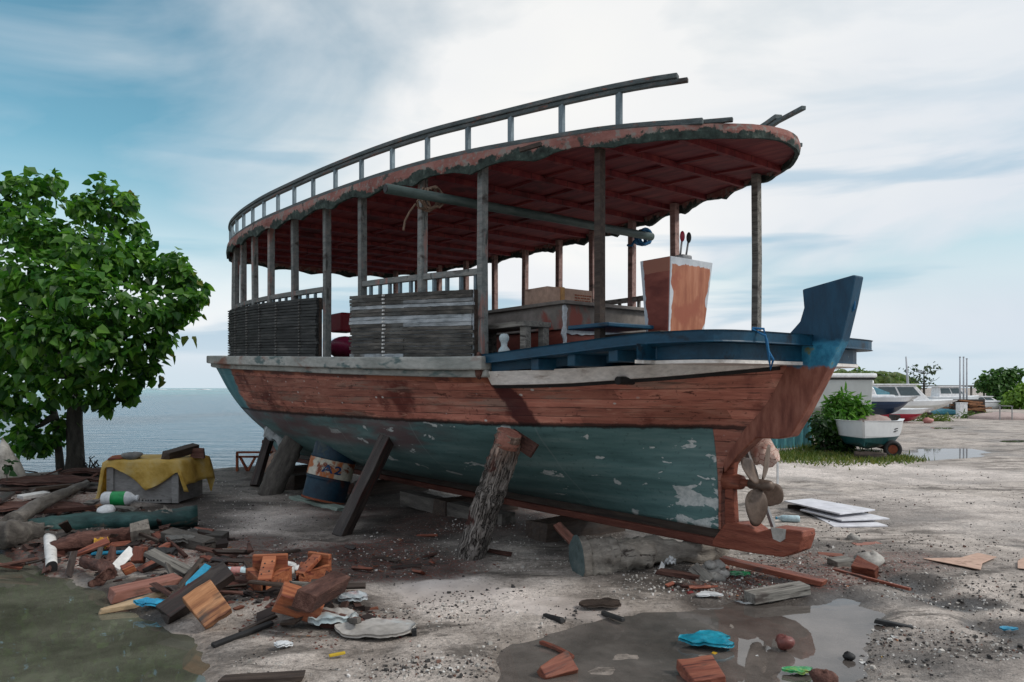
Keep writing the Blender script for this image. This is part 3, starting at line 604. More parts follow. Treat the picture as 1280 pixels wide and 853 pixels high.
mb = MB(); rs = []
def inn(s, t, d):
    L = math.hypot((s-cx)*.25, t)+1e-6; return s-(s-cx)*.25/L*d, t-t/L*d
outer = [[Vector((s, t, zb_)) for s, t, zb_, zt in fas], [Vector((s+(s-cx)*.002, t*1.006, (zb_+zt)/2)) for s, t, zb_, zt in fas], [Vector((s, t, zt)) for s, t, zb_, zt in fas],
         [Vector((*inn(s, t, .035), zt)) for s, t, zb_, zt in fas], [Vector((*inn(s, t, .035), zb_+.004)) for s, t, zb_, zt in fas], [Vector((s, t, zb_)) for s, t, zb_, zt in fas]]
mb.rings(outer, caps=False)
m = N('faded_fascia'); v = m.coord('Object'); g = m.sep(v); nn = m.noise(v, 2.2, 6, .65); nf = m.noise(v, 13, 5, .65)
c = m.ramp(nn, [(.3, (.17, .055, .045)), (.5, (.27, .12, .1)), (.7, (.33, .215, .185))]); c = m.mix(m.mask(nf, .5, .62), c, (.23, .205, .185)); c = m.mix(m.mask(m.noise(v, 5, 6, .7), .58, .64), c, (.05, .055, .048))
rel = m.math('SUBTRACT', g[2], m.math('ADD', 3.575, m.math('MULTIPLY', g[0], .0115)))
rel = m.math('ADD', rel, m.math('MULTIPLY', m.math('SUBTRACT', nn, .5), -.42)); rel = m.math('ADD', rel, m.math('MULTIPLY', m.math('SUBTRACT', nf, .5), .12))
aftf = m.mask(g[0], .6, 2.2); rel = m.math('ADD', rel, m.math('MULTIPLY', m.math('SUBTRACT', 1, aftf), .05))
c = m.mix(m.mask(rel, .105, .085), c, m.ramp(nf, [(.35, (.012, .018, .016)), (.6, (.045, .07, .06)), (.72, (.15, .17, .15))]))
m.bump(m.math('ADD', nn, nf), .5, .02); m.fin(c, .85)
roof_top = surf('roof_top', [(.2, .17, .15), (.32, .27, .24)], 2, rough=.9)
mb2 = MB(); mb2.add([(s*.999+.005, t*.985, ztop(s)-.008+.03*(1-(t/2)**2)*min(1, s)) for s, t, a, b in fas], [tuple(range(n))])
roof = obj('roof', mb2, roof_top, boat)
obj('fascia', mb, m.m, roof, smooth=False)
sec = []; mb = MB(); ssx = [p[0] for p in half]
vsx = []
for s, t in half:
    tt = max(0, t-.03); vsx += [(s+.02, tt, ztop(s)-.06), (s+.02, 0, ztop(s)-.05), (s+.02, -tt, ztop(s)-.06)]
mb.add(vsx, [(3*i, 3*i+1, 3*i+4, 3*i+3) for i in range(len(half)-1)]+[(3*i+1, 3*i+2, 3*i+5, 3*i+4) for i in range(len(half)-1)])
obj('ceiling_boards', mb, ceil_m, roof)
s = .72
while s < 9.9:
    mb = MB(); t = rw(s)-.04; mb.beam((s, t, ztop(s)-.085), (s, -t, ztop(s)-.085), .045, .055); obj('rib', mb, ceil_m, roof); s += .62
for tf in (-.55, .55, 0):
    mb = MB(); mb.sweep([(s, tf, ztop(s)-.066) for s in np.linspace(.75, 9.6, 20)], .045, .022); obj('stringer', mb, ceil_m, roof)
for px0, py0, px1, py1 in ((653, 189, 680, 181),):
    mb = MB(); mb.beam(B(px0, py0, z=zr(2)+.07)+Vector((0, .03, 0)), B(px1, py1, z=zr(2)+.1)+Vector((0, .03, 0)), .03, .035); obj('loose_batten', mb, MT['dark_wood'], roof)
# --- rail on the roof
for sd in (1, -1):
    rr = thing('roof_rail', None, None); rr.parent = boat
    rl = [(s, sd*(rws(s)-.06)) for s in np.linspace(.75, 9.68, 60)]
    base = [(s, t, ztop(s)+.026) for s, t in rl[::-1]]
    p = Vector(base[-1]); d = (Vector(base[-1])-Vector(base[-4])).normalized()
    mb = MB(); mb.sweep(base+[p+d*.22], .07, .05); mb.sweep([p+d*.1+Vector((0, -.05*sd, .01)), p+d*.42+Vector((0, -.05*sd, .012))], .04, .035)
    obj('base_beam', mb, rail_m, rr, bevel=.006)
    top = [(s, t, zr(s)+.525) for s, t in rl[::-1]]; p = Vector(top[-1])
    mb = MB(); mb.sweep(top+[p+d*.02], .075, .042); mb.sweep([(a, b, c_-.04) for a, b, c_ in top]+[p+d*(.1 if sd > 0 else .42)+Vector((0, 0, -.035))], .045, .036); obj('top_rail', mb, rail_m, rr, bevel=.006)
    for s in (1.17, 1.67, 2.18, 2.65, 3.15, 3.68, 4.23, 4.77, 5.3, 5.82, 6.32, 6.82, 7.32, 7.8, 8.28, 8.76, 9.2, 9.6):
        mb = MB(); z0_, z1_ = ztop(s)+.05, zr(s)+.47; mb.box((s, sd*(rws(s)-.06), (z0_+z1_)/2), (.05, .035, z1_-z0_)); obj('baluster', mb, bal_m, rr)
# --- posts
NP = (1.38, 2.55, 3.3, 4.33, 5.1, 5.97, 6.74, 7.48, 8.15, 8.75, 9.3); FP = (1.03, 2.44, 3.32, 4.17, 4.94, 5.78, 6.61, 7.4, 8.15, 8.75, 9.3)
def post_bottom(s): return zp(s)-.01 if s < 2.3 else z5(s)+.15
for sd, arr in ((1, NP), (-1, FP)):
    for s in arr:
        t = sd*(rws(s)-.13); mb = MB(); wd = .078 if s > 1.5 else .07
        a = Vector((s, t, post_bottom(s))); b = Vector((s, t, ztop(s)-.07)); mb.sweep([a, (a+b)/2+Vector((random.uniform(-.008, .008), random.uniform(-.008, .008), 0)), b], wd, wd, up=(1, 0, 0))
        po = obj('post', mb, (post_m2 if sd < 0 else post_m) if not (s < 1.5) else MT['dark_wood'] if sd > 0 else MT['grey_wood'], boat, bevel=.006)
# --- side rails with balusters, near and far
def side_rail(s0, s1, sd, step=.17, off=.13, mat=None):
    r = thing('side_rail', None, None); r.parent = boat; ss = np.linspace(s0, s1, 24)
    def zt(s): return z5(s)+.98-.005*(s-2.5)
    mb = MB(); mb.sweep([(s, sd*(rws(s)-off), zt(s)) for s in ss], .06, .06); mb.sweep([(s, sd*(rws(s)-off), zt(s)-.22) for s in ss], .035, .03); obj('hand_rail', mb, mat or post_m, r, bevel=.005)
    k = s0+.08
    while k < s1:
        mb = MB(); mb.box((k, sd*(rws(k)-off), zt(k)-.12), (.035, .03, .19)); obj('baluster', mb, mat or bal_m, r); k += step
side_rail(2.55, 4.33, 1); side_rail(5.1, 9.55, 1, .21)
side_rail(2.5, 4.17, -1, .2, mat=MT['grey_wood']); side_rail(6.6, 9.55, -1, .24, mat=MT['grey_wood'])
# --- slatted side panels
slat_m = m = N('bamboo_slats'); v = m.coord('Object', (1, 6, 8)); ri = m.island(); n1 = m.noise(v, 2.2, 6, .65); n2 = m.noise(m.coord('Object'), 2.0, 5, .6)
c = m.ramp(n1, [(.3, (.012, .011, .01)), (.5, (.06, .056, .049)), (.7, (.17, .155, .137))])
c = m.mix(m.math('MULTIPLY', m.mask(ri, .78, .8), m.mask(n2, .34, .5)), c, m.ramp(n1, [(.3, (.14, .165, .18)), (.6, (.46, .5, .53))]))
c = m.mix(m.math('MULTIPLY', m.mask(n2, .56, .68), .5), c, (.13, .14, .135)); m.bump(n1, .5, .01); m.fin(c, .7)
slat_d = m = N('dark_bamboo_slats'); n1 = m.noise(m.coord('Object', (1, 6, 8)), 2.2, 6, .65); ri = m.island()
c = m.ramp(n1, [(.3, (.008, .009, .009)), (.55, (.026, .028, .028)), (.75, (.07, .07, .066))]); c = m.mix(1, c, m.ramp(ri, [(0, .6), (1, 1.8)]), 'MULTIPLY'); m.bump(n1, .5, .01); m.fin(c, .75)
def slat_panel(s0, s1, zh, rows, mat, bands, label=None):
    ss = np.linspace(s0, s1, 30); mb = MB()
    for r in range(rows):
        for (a, b) in ((0, 15), (14, 30)) if random.random() < .5 else ((0, 30),):
            e0 = random.uniform(-.02, .02); off = -.045+random.uniform(-.006, .008); pts = []
            for s in ss[a:b]:
                u = (r+.5)/rows; h = zh(s); pts.append((s+(e0 if s in (ss[0], ss[-1]) else 0), rws(s)+off, z5(s)+.165+h*u+random.uniform(-.002, .002)))
            hh = zh(s0)/rows*random.uniform(.72, .97); mb.sweep(pts, .026, hh)
    mb.rings([[Vector((s, rws(s)-.062+dy, z5(s)+.168+zz_)) for dy, zz_ in ((0, 0), (.006, 0), (.006, zh(s)-.012), (0, zh(s)-.012))] for s in ss])
    p = obj('slat_panel', mb, mat, boat); tag(p, label)
    for s in bands:
        mb = MB()
        for r in range(rows):
            u = (r+.5)/rows; mb.box((s+random.uniform(-.006, .006), rws(s)-.028, z5(s)+.165+zh(s)*u), (.028, .03, .018))
        obj('lashing', mb, MT['white_paint'] if mat is slat_m else MT['stone_dark'], p)
    for s in (s0+.02, s1-.02, (s0+s1)/2): mb = MB(); mb.box((s, rws(s)-.085, z5(s)+.165+zh(s)/2), (.05, .04, zh(s))); obj('batten', mb, MT['dark_wood'], p)
slat_panel(2.58, 4.42, lambda s: .64+.02*(s-2.6), 17, slat_m, (3.78,))
slat_panel(5.17, 9.72, lambda s: .70+.01*(s-5), 19, slat_d, (5.6, 6.3, 6.9, 7.5, 8.2, 9.0), 'nearly black slatted panel near the bow')
# --- engine box, console, deck furniture
grey_box_m = surf('box_grey_paint', [(.14, .125, .11), (.23, .205, .185), (.32, .28, .255)], 2, rough=.75, bump=.2, patches=[((.3, .09, .07), 1.7, .6, .68), ((.06, .05, .045), 3, .64, .7)], vary=0)
ply_m = surf('ply_red', [(.3, .095, .05), (.42, .165, .09), (.5, .22, .13)], 1.6, (4, 4, 1), .6, .15, [((.26, .06, .035), 1.3, .54, .66)], vary=0)
ply_d = surf('ply_dark_red', [(.14, .028, .02), (.21, .05, .035), (.27, .075, .05)], 1.6, (1, 1, 5), .6, .15, vary=0)
filler_m = surf('filler', [(.5, .53, .56), (.66, .69, .72)], 6, rough=.8, bump=.1, vary=0)
eb = thing('engine_box', None, None); eb.parent = boat
mb = MB(); mb.box((3.32, .12, 2.28), (2.4, 1.16, .24)); obj('upper_panel', mb, grey_box_m, eb, bevel=.008)
mb = MB(); mb.box((3.34, .12, 1.93), (2.34, 1.1, .45)); obj('lower_panel', mb, ply_d, eb)
mb = MB(); mb.box((3.32, .12, 2.415), (2.5, 1.24, .035)); obj('lid', mb, MT['red_wood'] if False else grey_box_m, eb, bevel=.006)
mb = MB()
mb.sweep([(2.118, .695+random.uniform(-.012, .012), z) for z in np.linspace(1.8, 2.39, 16)], [random.uniform(.02, .06) for _ in range(16)], .02, up=(1, 0, 0)); obj('filler_strip', mb, filler_m, eb)
mb = MB(); mb.sweep([(2.162, y, 2.145+random.uniform(-.008, .008)) for y in np.linspace(.68, -.25, 16)], .02, [random.uniform(.02, .07) for _ in range(16)]); obj('filler_strip', mb, filler_m, eb)
co = thing('control_console', None, None); co.parent = boat
def frus(y0b, y1b, y0t, y1t, x0, x1, x0t, x1t, z0, z1):
    m_ = MB(); m_.add([(x0, y0b, z0), (x1, y0b, z0), (x1, y1b, z0), (x0, y1b, z0), (x0t, y0t, z1), (x1t, y0t, z1), (x1t, y1t, z1), (x0t, y1t, z1)], [(3, 2, 1, 0), (4, 5, 6, 7), (0, 1, 5, 4), (1, 2, 6, 5), (2, 3, 7, 6), (3, 0, 4, 7)]); return m_
m = N('console_paint'); v = m.coord('Object'); g = m.sep(v); n1 = m.noise(m.coord('Object', (1, 7, 1.2)), 2, 5, .6); n2 = m.noise(v, 7, 5, .65); n3 = m.noise(v, 3.2, 3, .5)
c = m.ramp(n1, [(.3, (.28, .085, .045)), (.5, (.4, .15, .08)), (.7, (.5, .22, .13))]); c = m.mix(m.mask(m.noise(v, 2.3, 4, .6), .52, .62), c, (.33, .1, .055))
uu = m.math('DIVIDE', m.math('SUBTRACT', g[2], 1.98), .75); wob = m.math('MULTIPLY', m.math('SUBTRACT', n2, .5), .1); wb2 = m.math('MULTIPLY', m.math('SUBTRACT', n3, .52), .22)
top_ = m.mask(m.math('ADD', g[2], m.math('ADD', wob, m.math('MULTIPLY', g[1], -.0))), 2.665, 2.675)
e1 = m.math('ADD', m.math('SUBTRACT', m.math('ADD', .44, m.math('MULTIPLY', uu, .02)), g[1]), wb2); e2 = m.math('ADD', m.math('SUBTRACT', g[1], m.math('SUBTRACT', -.02, m.math('MULTIPLY', uu, .1))), wb2)
fm = m.math('MAXIMUM', top_, m.math('MAXIMUM', m.mask(e1, .012, .006), m.mask(e2, .016, .01)))
c = m.mix(fm, c, m.ramp(n2, [(.3, (.42, .46, .5)), (.6, (.62, .65, .68))])); m.bump(n1, .15, .01); m.fin(c, .6)
obj('console_body', frus(-.02, .44, -.12, .46, 1.06, 1.3, 1.02, 1.36, 1.98, 2.73), m.m, co, bevel=.004)
m = N('console_side_shade'); v = m.coord('Object'); g = m.sep(v); n1 = m.noise(m.coord('Object', (1.5, 1, 4)), 3, 5, .6); n2 = m.noise(v, 6, 5, .65)  # side red darker than the body's: the unlit face is painted in
c = m.ramp(n1, [(.3, (.13, .026, .019)), (.5, (.2, .048, .034)), (.7, (.27, .08, .055))]); c = m.mix(m.mask(m.math('ADD', g[2], m.math('MULTIPLY', m.math('SUBTRACT', n2, .5), .03)), 2.6, 2.605), c, (.3, .12, .08))
uu = m.math('MULTIPLY', m.math('DIVIDE', m.math('SUBTRACT', g[2], 1.98), .75), .055); e1 = m.math('ADD', m.math('SUBTRACT', m.math('ADD', 1.297, uu), g[0]), m.math('MULTIPLY', m.math('SUBTRACT', n2, .5), .08))
c = m.mix(m.mask(e1, .03, .022), c, (.5, .55, .6)); m.bump(n1, .15, .01); ply_shade = m.fin(c, .6)
obj('side_panel', frus(.445, .452, .465, .472, 1.065, 1.297, 1.025, 1.357, 1.985, 2.725), ply_shade, co)
lv = MB(); lv.box((1.2, .08, 2.765), (.12, .13, .07)); obj('lever_base', lv, MT['steel'], co, bevel=.015)
for y, px, mt in ((.115, 0, surf('red_knob', [(.25, .01, .03), (.3, .02, .04)], 3, rough=.3, vary=0)), (.035, 1, MT['black'])):
    mb = MB(); mb.tube([(1.2, y, 2.79), (1.18, y-.01*px, 2.93)], .009, 8); l_ = obj('lever', mb, MT['steel'], co, smooth=True)
    mb = MB(); mb.ball((1.175, y-.011*px, 2.965), (.023, .023, .05), 12, 8); obj('knob', mb, mt, l_, smooth=True)
mb = MB(); mb.box((1.42, .78, 2.125), (.5, .56, .035)); obj('deck_slab', mb, blue_m, boat, bevel=.008)
mb = MB(); mb.box((1.15, .25, 2.03), (.7, 1.2, .06)); obj('deck_board', mb, MT['dark_wood'], boat, bevel=.004); mb = MB(); mb.box((.86, -.1, 2.07), (.34, .8, .025)); obj('deck_board', mb, MT['dark_wood'], boat, bevel=.004)
be = thing('side_bench', None, None); be.parent = boat
mb = MB(); mb.box((2.6, 1.02, 2.19), (.95, .34, .05)); obj('seat', mb, MT['grey_wood'], be, bevel=.006)
for s, t in ((2.18, 1.12), (2.18, .9), (3.0, 1.12), (3.0, .9)):
    mb = MB(); mb.box((s, t, 1.93), (.08, .07, .5)); obj('leg', mb, MT['grey_wood'], be, bevel=.005)
ct = MB(); c0 = B(630, 441, t=1.36); ct.lathe([(.0, -.01), (.06, -.01), (.05, .03), (.028, .06), (.03, .09), (.045, .12), (.046, .145), (.03, .17), (.0, .175)], Matrix.Translation((c0.x, c0.y, zp(2.1))), 14)
obj('mooring_bollard', ct, surf('bollard_paint', [(.3, .42, .46), (.55, .58, .58)], 8, rough=.5, vary=0), boat, smooth=True)
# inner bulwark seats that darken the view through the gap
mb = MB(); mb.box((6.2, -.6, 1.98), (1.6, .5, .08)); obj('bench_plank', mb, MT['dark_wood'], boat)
# --- things on the boat
def onboat(o): o.matrix_world = BM@o.matrix_world; return o
cush = surf('red_cushion', [(.2, .012, .025), (.3, .02, .035)], 4, rough=.6, bump=.2, vary=0)
mb = MB(); c1 = B(430, 404, t=.2); mb.box(c1, (.42, .3, .30)); o = obj('cushion', mb, cush, bevel=.03); onboat(o); tag(o, 'square red cushion standing in the gap between the slatted panels', 'cushion')
mb = MB(); c2 = B(431, 435, t=.95); mb.ball((c2.x, c2.y, c2.z), (.3, .22, .16), 16, 10); o = obj('buoy', mb, surf('magenta_vinyl', [(.28, .02, .075), (.4, .05, .12)], 3, rough=.35, bump=.05, vary=0), smooth=True); onboat(o); tag(o, 'round magenta float lying low in the gap between the slatted panels', 'float')
mb = MB(); c3 = B(726, 367, z=2.53); mb.box((2.62, .32, 2.525), (.36, .62, .17)); o = obj('cardboard_box', mb, MT['cardboard'], bevel=.006); onboat(o); tag(o, 'brown cardboard box with tape on top of the engine box', 'box')
mb = MB(); mb.box((2.436, .43, 2.53), (.012, .05, .165)); mb.box((2.62, .43, 2.613), (.36, .05, .008)); obj('tape', mb, surf('tape', [(.42, .2, .05), (.5, .26, .08)], 3, rough=.4, vary=0), o)
mb = MB()
for i in range(3):
    y = .26
    while y > .05: 
        wd = random.uniform(.015, .04); mb.box((2.438, y-wd/2, 2.55-.028*i), (.006, wd, .012)); y -= wd+.012
obj('print', mb, MT['rust'], o)
pipe_m = surf('green_pipe', [(.025, .045, .042), (.05, .075, .07), (.11, .14, .13)], 2, (4, 1, 4), .55, .2, [((.08, .05, .04), 2, .6, .7)])
mb = MB(); mb.tube([(3.0, 2.12, 3.45), (3.0, 1.2, 3.46), (3.0, 0, 3.465), (3.0, -1.55, 3.46)], .047, 16)
o = obj('pipe', mb, pipe_m, smooth=True); onboat(o); tag(o, 'long grey green pipe tied across beneath the boat roof', 'pipe')
mb = MB(); mb.tube([(3.0, 2.123, 3.45), (3.0, 2.13, 3.45)], .038, 14); obj('pipe_bore', mb, MT['black'], o)
rope_m = surf('old_rope', [(.2, .13, .09), (.34, .24, .18)], 14, rough=.9, bump=.5)
brope = surf('blue_rope', [(.01, .08, .2), (.02, .16, .34)], 20, rough=.7, bump=.4)
def coil(c, ax, r, turns, th, tail, jit=.012):
    pts = []; c = Vector(c)
    for i in range(turns*14):
        a = 2*PI*i/14; pts.append(c+Vector((ax[0]*(i/turns/14-.5)+random.uniform(-jit, jit), r[0]*math.cos(a)+random.uniform(-jit, jit), r[1]*math.sin(a)+random.uniform(-jit, jit))))
    return pts+[pts[-1]+Vector(t) for t in tail]
mb = MB(); mb.tube(coil((3.13, 1.56, 3.47), (.2, 0), (.11, .1), 6, .01, [(.03, .05, -.08), (.05, .09, -.17), (.03, .12, -.27)], .02), .011, 6)
o = obj('rope', mb, rope_m); onboat(o); tag(o, 'frayed brown rope binding the pipe to a roof post', 'rope')
mb = MB(); mb.tube(coil((3.12, -1.52, 3.47), (.14, 0), (.1, .09), 4, .01, [(.05, .0, -.06), (.1, .03, -.05)], .012), .016, 6)
o = obj('rope', mb, brope); onboat(o); tag(o, 'dark blue rope binding the far end of the pipe', 'rope')
mb = MB(); p0 = B(950, 415, s=-.04); mb.tube([p0+Vector((.06, 0, .03)), p0+Vector((-.03, 0, .02)), p0+Vector((-.045, -.02, -.07)), p0+Vector((-.03, -.06, -.14)), p0+Vector((-.05, -.09, -.2)), p0+Vector((-.02, -.1, -.27)), p0+Vector((-.03, -.07, -.2)), p0+Vector((-.045, -.02, -.1)), p0+Vector((-.05, .01, -.03)), p0+Vector((.05, .02, .02))], .009, 6)
o = obj('rope', mb, brope); onboat(o); tag(o, 'thin bright blue rope looped over the stern platform edge', 'rope')
mb = MB(); mb.tube([B(1063, 374, t=0), B(1068, 377, t=.0), B(1068, 386, t=0), B(1061, 394, t=0), B(1058, 397, t=0)], .009, 6)
o = obj('rope', mb, brope); onboat(o); tag(o, 'small dark rope loop on the edge of the blue stern piece', 'rope')
# floral cloth behind the propeller, grey bar, pale stake
mb = MB(); cc_ = B(952, 562, t=-.42); rs = []
for i in range(10):
    u = i/9; rs.append([cc_+Vector((.2*(u-.5)*1.5+random.uniform(-.02, .02), (.13*math.sin(PI*(.1+.8*u)))*math.cos(2*PI*j/12)+random.uniform(-.025, .025), .13*math.sin(PI*(.12+.8*u))*math.sin(2*PI*j/12)-.3*abs(u-.55)*.35+random.uniform(-.025, .025))) for j in range(12)])
mb.rings(rs)
m = N('floral_cloth'); v = m.coord('Object'); vv = m.voro(v, 16, 'DISTANCE_TO_EDGE'); n1 = m.noise(v, 9, 4)
c = m.mix(m.mask(m.math('ADD', vv, m.math('MULTIPLY', n1, .12)), .1, .07), (.66, .5, .43), (.3, .1, .075)); c = m.mix(m.mask(n1, .55, .62), c, (.56, .33, .27)); m.bump(n1, .4, .03); m.fin(c, .85)
o = obj('cloth_bundle', mb, m.m, smooth=True); onboat(o); tag(o, 'pink floral cloth bundle hanging behind the propeller', 'cloth')
mb = MB(); mb.beam(B(931, 556, t=-.25), B(967, 660, t=-.25), .035, .03); o = obj('metal_bar', mb, MT['steel'], bevel=.003); onboat(o); tag(o, 'grey flat metal bar leaning behind the propeller', 'bar')
a = G(972, 612, .02); mb = MB(); mb.beam(a-Vector((0, 0, .02)), a+Vector((0, .0, .42)), .028, .028); tag(obj('stake', mb, MT['plastic_white'], bevel=.003), 'thin pale stake upright beyond the propeller', 'stake')
# ------------------------------------------------------------------ props holding the boat up
def BW(v): return BM@Vector(v)
def log(name, label, cat, pts, rad, mats, n=18, jit=.045, group=None, seg=12, rough=.03, cutmat=None, knob=.22):
    sd_ = random.uniform(0, 99)
    pts = [Vector(p) for p in pts]; L = len(pts)-1; P = []; R = []
    for i in range(seg*L+1):
        u = i/seg; k = min(int(u), L-1); f = u-k; P.append(pts[k].lerp(pts[k+1], f)+Vector((random.uniform(-1, 1), random.uniform(-1, 1), random.uniform(-1, 1)))*rough*.3); R.append(rad[k]*(1-f)+rad[k+1]*f)
    o0 = P[0].copy(); ax = (pts[-1]-pts[0]); M = frame(o0, ax); Mi = M.inverted(); mb = MB()
    ph = [random.uniform(0, 6.28) for _ in range(4)]; P = [Mi@p for p in P]; rs = []
    for i, p in enumerate(P):
        rs.append([p+Vector((0, math.cos(2*PI*j/n), math.sin(2*PI*j/n)))*R[i]*(1+.1*math.sin(2*2*PI*j/n+ph[0]+i*.12)+.06*math.sin(3*2*PI*j/n+ph[1]-i*.2)+knob*(float(fbm(np.array([i*.32+sd_]), np.array([3*math.sin(2*PI*j/n)+sd_]), 3, 3)[0])-.5)+random.uniform(-jit, jit)) for j in range(n)])
    mb.rings(rs)
    ms = [mats, cutmat or mats]; mb.m[-1] = mb.m[-2] = 1
    o = obj(name, mb, ms, smooth=True, M=M)
    o.data.polygons[-1].use_smooth = o.data.polygons[-2].use_smooth = False
    return tag(o, label, cat, group)
bark = m = N('ridged_bark'); v = m.coord('Object', (2.2, 12, 12)); n1 = m.noise(v, 2.0, 8, .74, .8); cr = m.math('ABSOLUTE', m.math('SUBTRACT', m.noise(m.coord('Object', (1.6, 15, 15)), 1.5, 5, .65, .9), .5)); n2 = m.noise(m.coord('Object'), 3, 5, .6)
c = m.ramp(n1, [(.3, (.07, .06, .053)), (.48, (.25, .222, .2)), (.66, (.45, .415, .385))]); c = m.mix(m.mask(cr, .035, .008), c, (.018, .014, .012)); c = m.mix(m.mask(n2, .6, .68), c, (.09, .04, .033))
xs = m.math('ADD', m.sep(m.coord('Object'))[0], m.math('MULTIPLY', m.math('SUBTRACT', n1, .5), 1.1)); c = m.mix(m.mask(xs, 1.0, 1.3), c, m.ramp(n1, [(.35, (.22, .125, .095)), (.6, (.5, .36, .29))]))
m.bump(m.math('ADD', n1, m.math('MULTIPLY', m.mask(cr, 0, .06), .6)), 1.0, .035); m.fin(c, .9, 0, .2)
pgrp = 'timber props leaning under the hull'
a = G(587, 700, -.02); b = BW(B(638, 541, t=1.36)); ax = (b-a); b2 = a+ax*.90
t_ = log('log_prop', 'thick bark covered log propping the hull nearest the stern', 'prop', [a-ax*.02, a+ax*.5, b2, b], [.155, .135, .112, .105], bark, n=20, jit=.05, group=pgrp, seg=14, cutmat=MT['pink_wood'])
mb = MB(); M = frame(b2, ax); 
rs = [[M@Vector((x, math.cos(2*PI*j/16)*(r_+.004), math.sin(2*PI*j/16)*(r_+.004))) for j in range(16)] for x, r_ in ((.0, .112), (ax.length*.05, .108), (ax.length*.1, .1))]
mb.rings(rs); o = obj('peeled_end', mb, MT['pink_wood'], smooth=True); o.parent = t_; o.matrix_parent_inverse = t_.matrix_basis.inverted()
def plk(name, label, cat, A, Bp, w, h, mat, roll=0, group=None, taper=(1, 1), jag=.15, bend=.0, bevel=.006, end=None):
    A = Vector(A); Bp = Vector(Bp); L = (Bp-A).length; M = frame(A, Bp-A, roll=math.radians(roll)); mb = MB(); rs = []; k = max(4, int(L/.15))
    for i in range(k+1):
        u = i/k; s = taper[0]+(taper[1]-taper[0])*u; x = L*u; yb = bend*math.sin(PI*u)*L; r = []
        for a_, b_ in ((-1, -1), (1, -1), (1, 1), (-1, 1)):
            xx = x+(random.uniform(-jag, jag)*w if i in (0, k) else 0)
            r.append((xx, yb+a_*w/2*s+random.uniform(-.012, .012)*w*2, b_*h/2+random.uniform(-.02, .02)*h))
        rs.append(r)
    mb.rings([[Vector(p) for p in r] for r in rs]); o = obj(name, mb, mat, bevel=min(bevel, h*.2), M=M); return tag(o, label, cat, group)
a = G(425, 672, -.02); b = BW(B(489, 538, t=1.3)); plk('timber_prop', 'dark squared timber propping the hull amidships', 'prop', a, b, .16, .13, MT['wet_dark_wood'], 12, pgrp, jag=.1)
a = G(336, 622, -.03); b = BW(B(371, 540, t=1.1)); log('log_prop', 'thick dark round log propping the hull beside the drum', 'prop', [a, (a+b)/2, b], [.165, .16, .15], MT['drift_dark'], group=pgrp)
a = G(318, 609, 0.0); b = BW(B(341, 533, t=.9)); plk('timber_prop', 'thinnest dark timber prop, nearest the bow', 'prop', a, b, .13, .12, MT['wet_dark_wood'], 0, pgrp)
# wedges between prop heads and hull
def wedge(name, label, c, ax, size, mat, rot=0):
    L, w_, h_ = size; mb = MB(); mb.add([(-L/2, -w_/2, 0), (L/2, -w_/2, -h_*.2), (L/2, w_/2, -h_*.2), (-L/2, w_/2, 0), (-L/2, -w_/2, h_*.5), (L/2, -w_/2, h_), (L/2, w_/2, h_), (-L/2, w_/2, h_*.5)], [(3, 2, 1, 0), (4, 5, 6, 7), (0, 1, 5, 4), (1, 2, 6, 5), (2, 3, 7, 6), (3, 0, 4, 7)])
    return tag(obj(name, mb, mat, bevel=.005, M=frame(c, ax, roll=rot)), label, 'wedge')
hd = BW(B(645, 548, t=1.3)); wedge('wedge', 'brown wooden wedge board behind the top of the bark log', hd+Vector((.06, .06, -.05)), Vector((.8, -.55, -.5)), (.3, .14, .035), MT['rot_wood'], 1.25)
hd = BW(B(488, 532, t=1.3)); wedge('wedge', 'dark red wedge at the top of the squared timber prop', hd+Vector((.0, -.01, .0)), Vector((.8, -.4, -.3)), (.42, .16, .06), MT['red_wood'], .8)
# cloth on the prop head
mb = MB(); c0 = BW(B(352, 540, t=1.0))+Vector((-.02, -.25, .0)); rs = []
for i in range(8):
    u = i/7; rs.append([c0+Vector((-.18+.34*u+random.uniform(-.03, .03), random.uniform(-.03, .03)+.03*math.sin(j), (.12-.18*u if j < 4 else -.02-.22*u)+random.uniform(-.04, .04))) for j in range(8)])
mb.rings(rs); cl_m = surf('white_cloth', [(.4, .45, .47), (.6, .62, .62)], 5, rough=.9, bump=.4, patches=[((.3, .05, .08), 4, .6, .66)], vary=.05)
tag(obj('rag', mb, cl_m, smooth=True), 'crumpled white rag draped between two prop heads', 'rag')
# ------------------------------------------------------------------ drum
base = G(404, 626, .06); axd = Vector((.22, .12, 1)).normalized()
Md = frame(base, axd, up=(0, -1, 0))@Matrix.Rotation(PI/2, 4, 'Y')
Md = Matrix.Translation(base)@Vector((0, 0, 1)).rotation_difference(axd).to_matrix().to_4x4()
dr = thing('oil_drum', 'blue steel drum with a rusty white band marked A2, under the hull', 'drum'); dr.matrix_world = Md
RD, HD = .292, .87
blue_d = surf('drum_blue', [(.003, .014, .03), (.006, .03, .055), (.014, .055, .09)], 4, rough=.5, bump=.2, patches=[((.07, .022, .016), 3, .55, .66), ((.03, .05, .05), 6, .6, .68)], vary=0)
band_d = surf('drum_band', [(.4, .36, .26), (.55, .52, .43), (.6, .57, .5)], 3, rough=.6, bump=.3, patches=[((.42, .13, .04), 3.2, .46, .54), ((.2, .05, .02), 5, .55, .62), ((.24, .25, .22), 7, .58, .66)], vary=0)
rust_d = MT['rust']
prof = [(.0, .01), (RD-.02, .01), (RD+.006, 0), (RD+.006, .02), (RD, .03)]+[(RD+(.012 if abs(z-.3) < .012 or abs(z-.585) < .012 else 0), z) for z in np.linspace(.04, HD-.04, 60)]+[(RD, HD-.03), (RD+.006, HD-.02), (RD+.006, HD), (RD-.02, HD-.01), (0, HD-.012)]
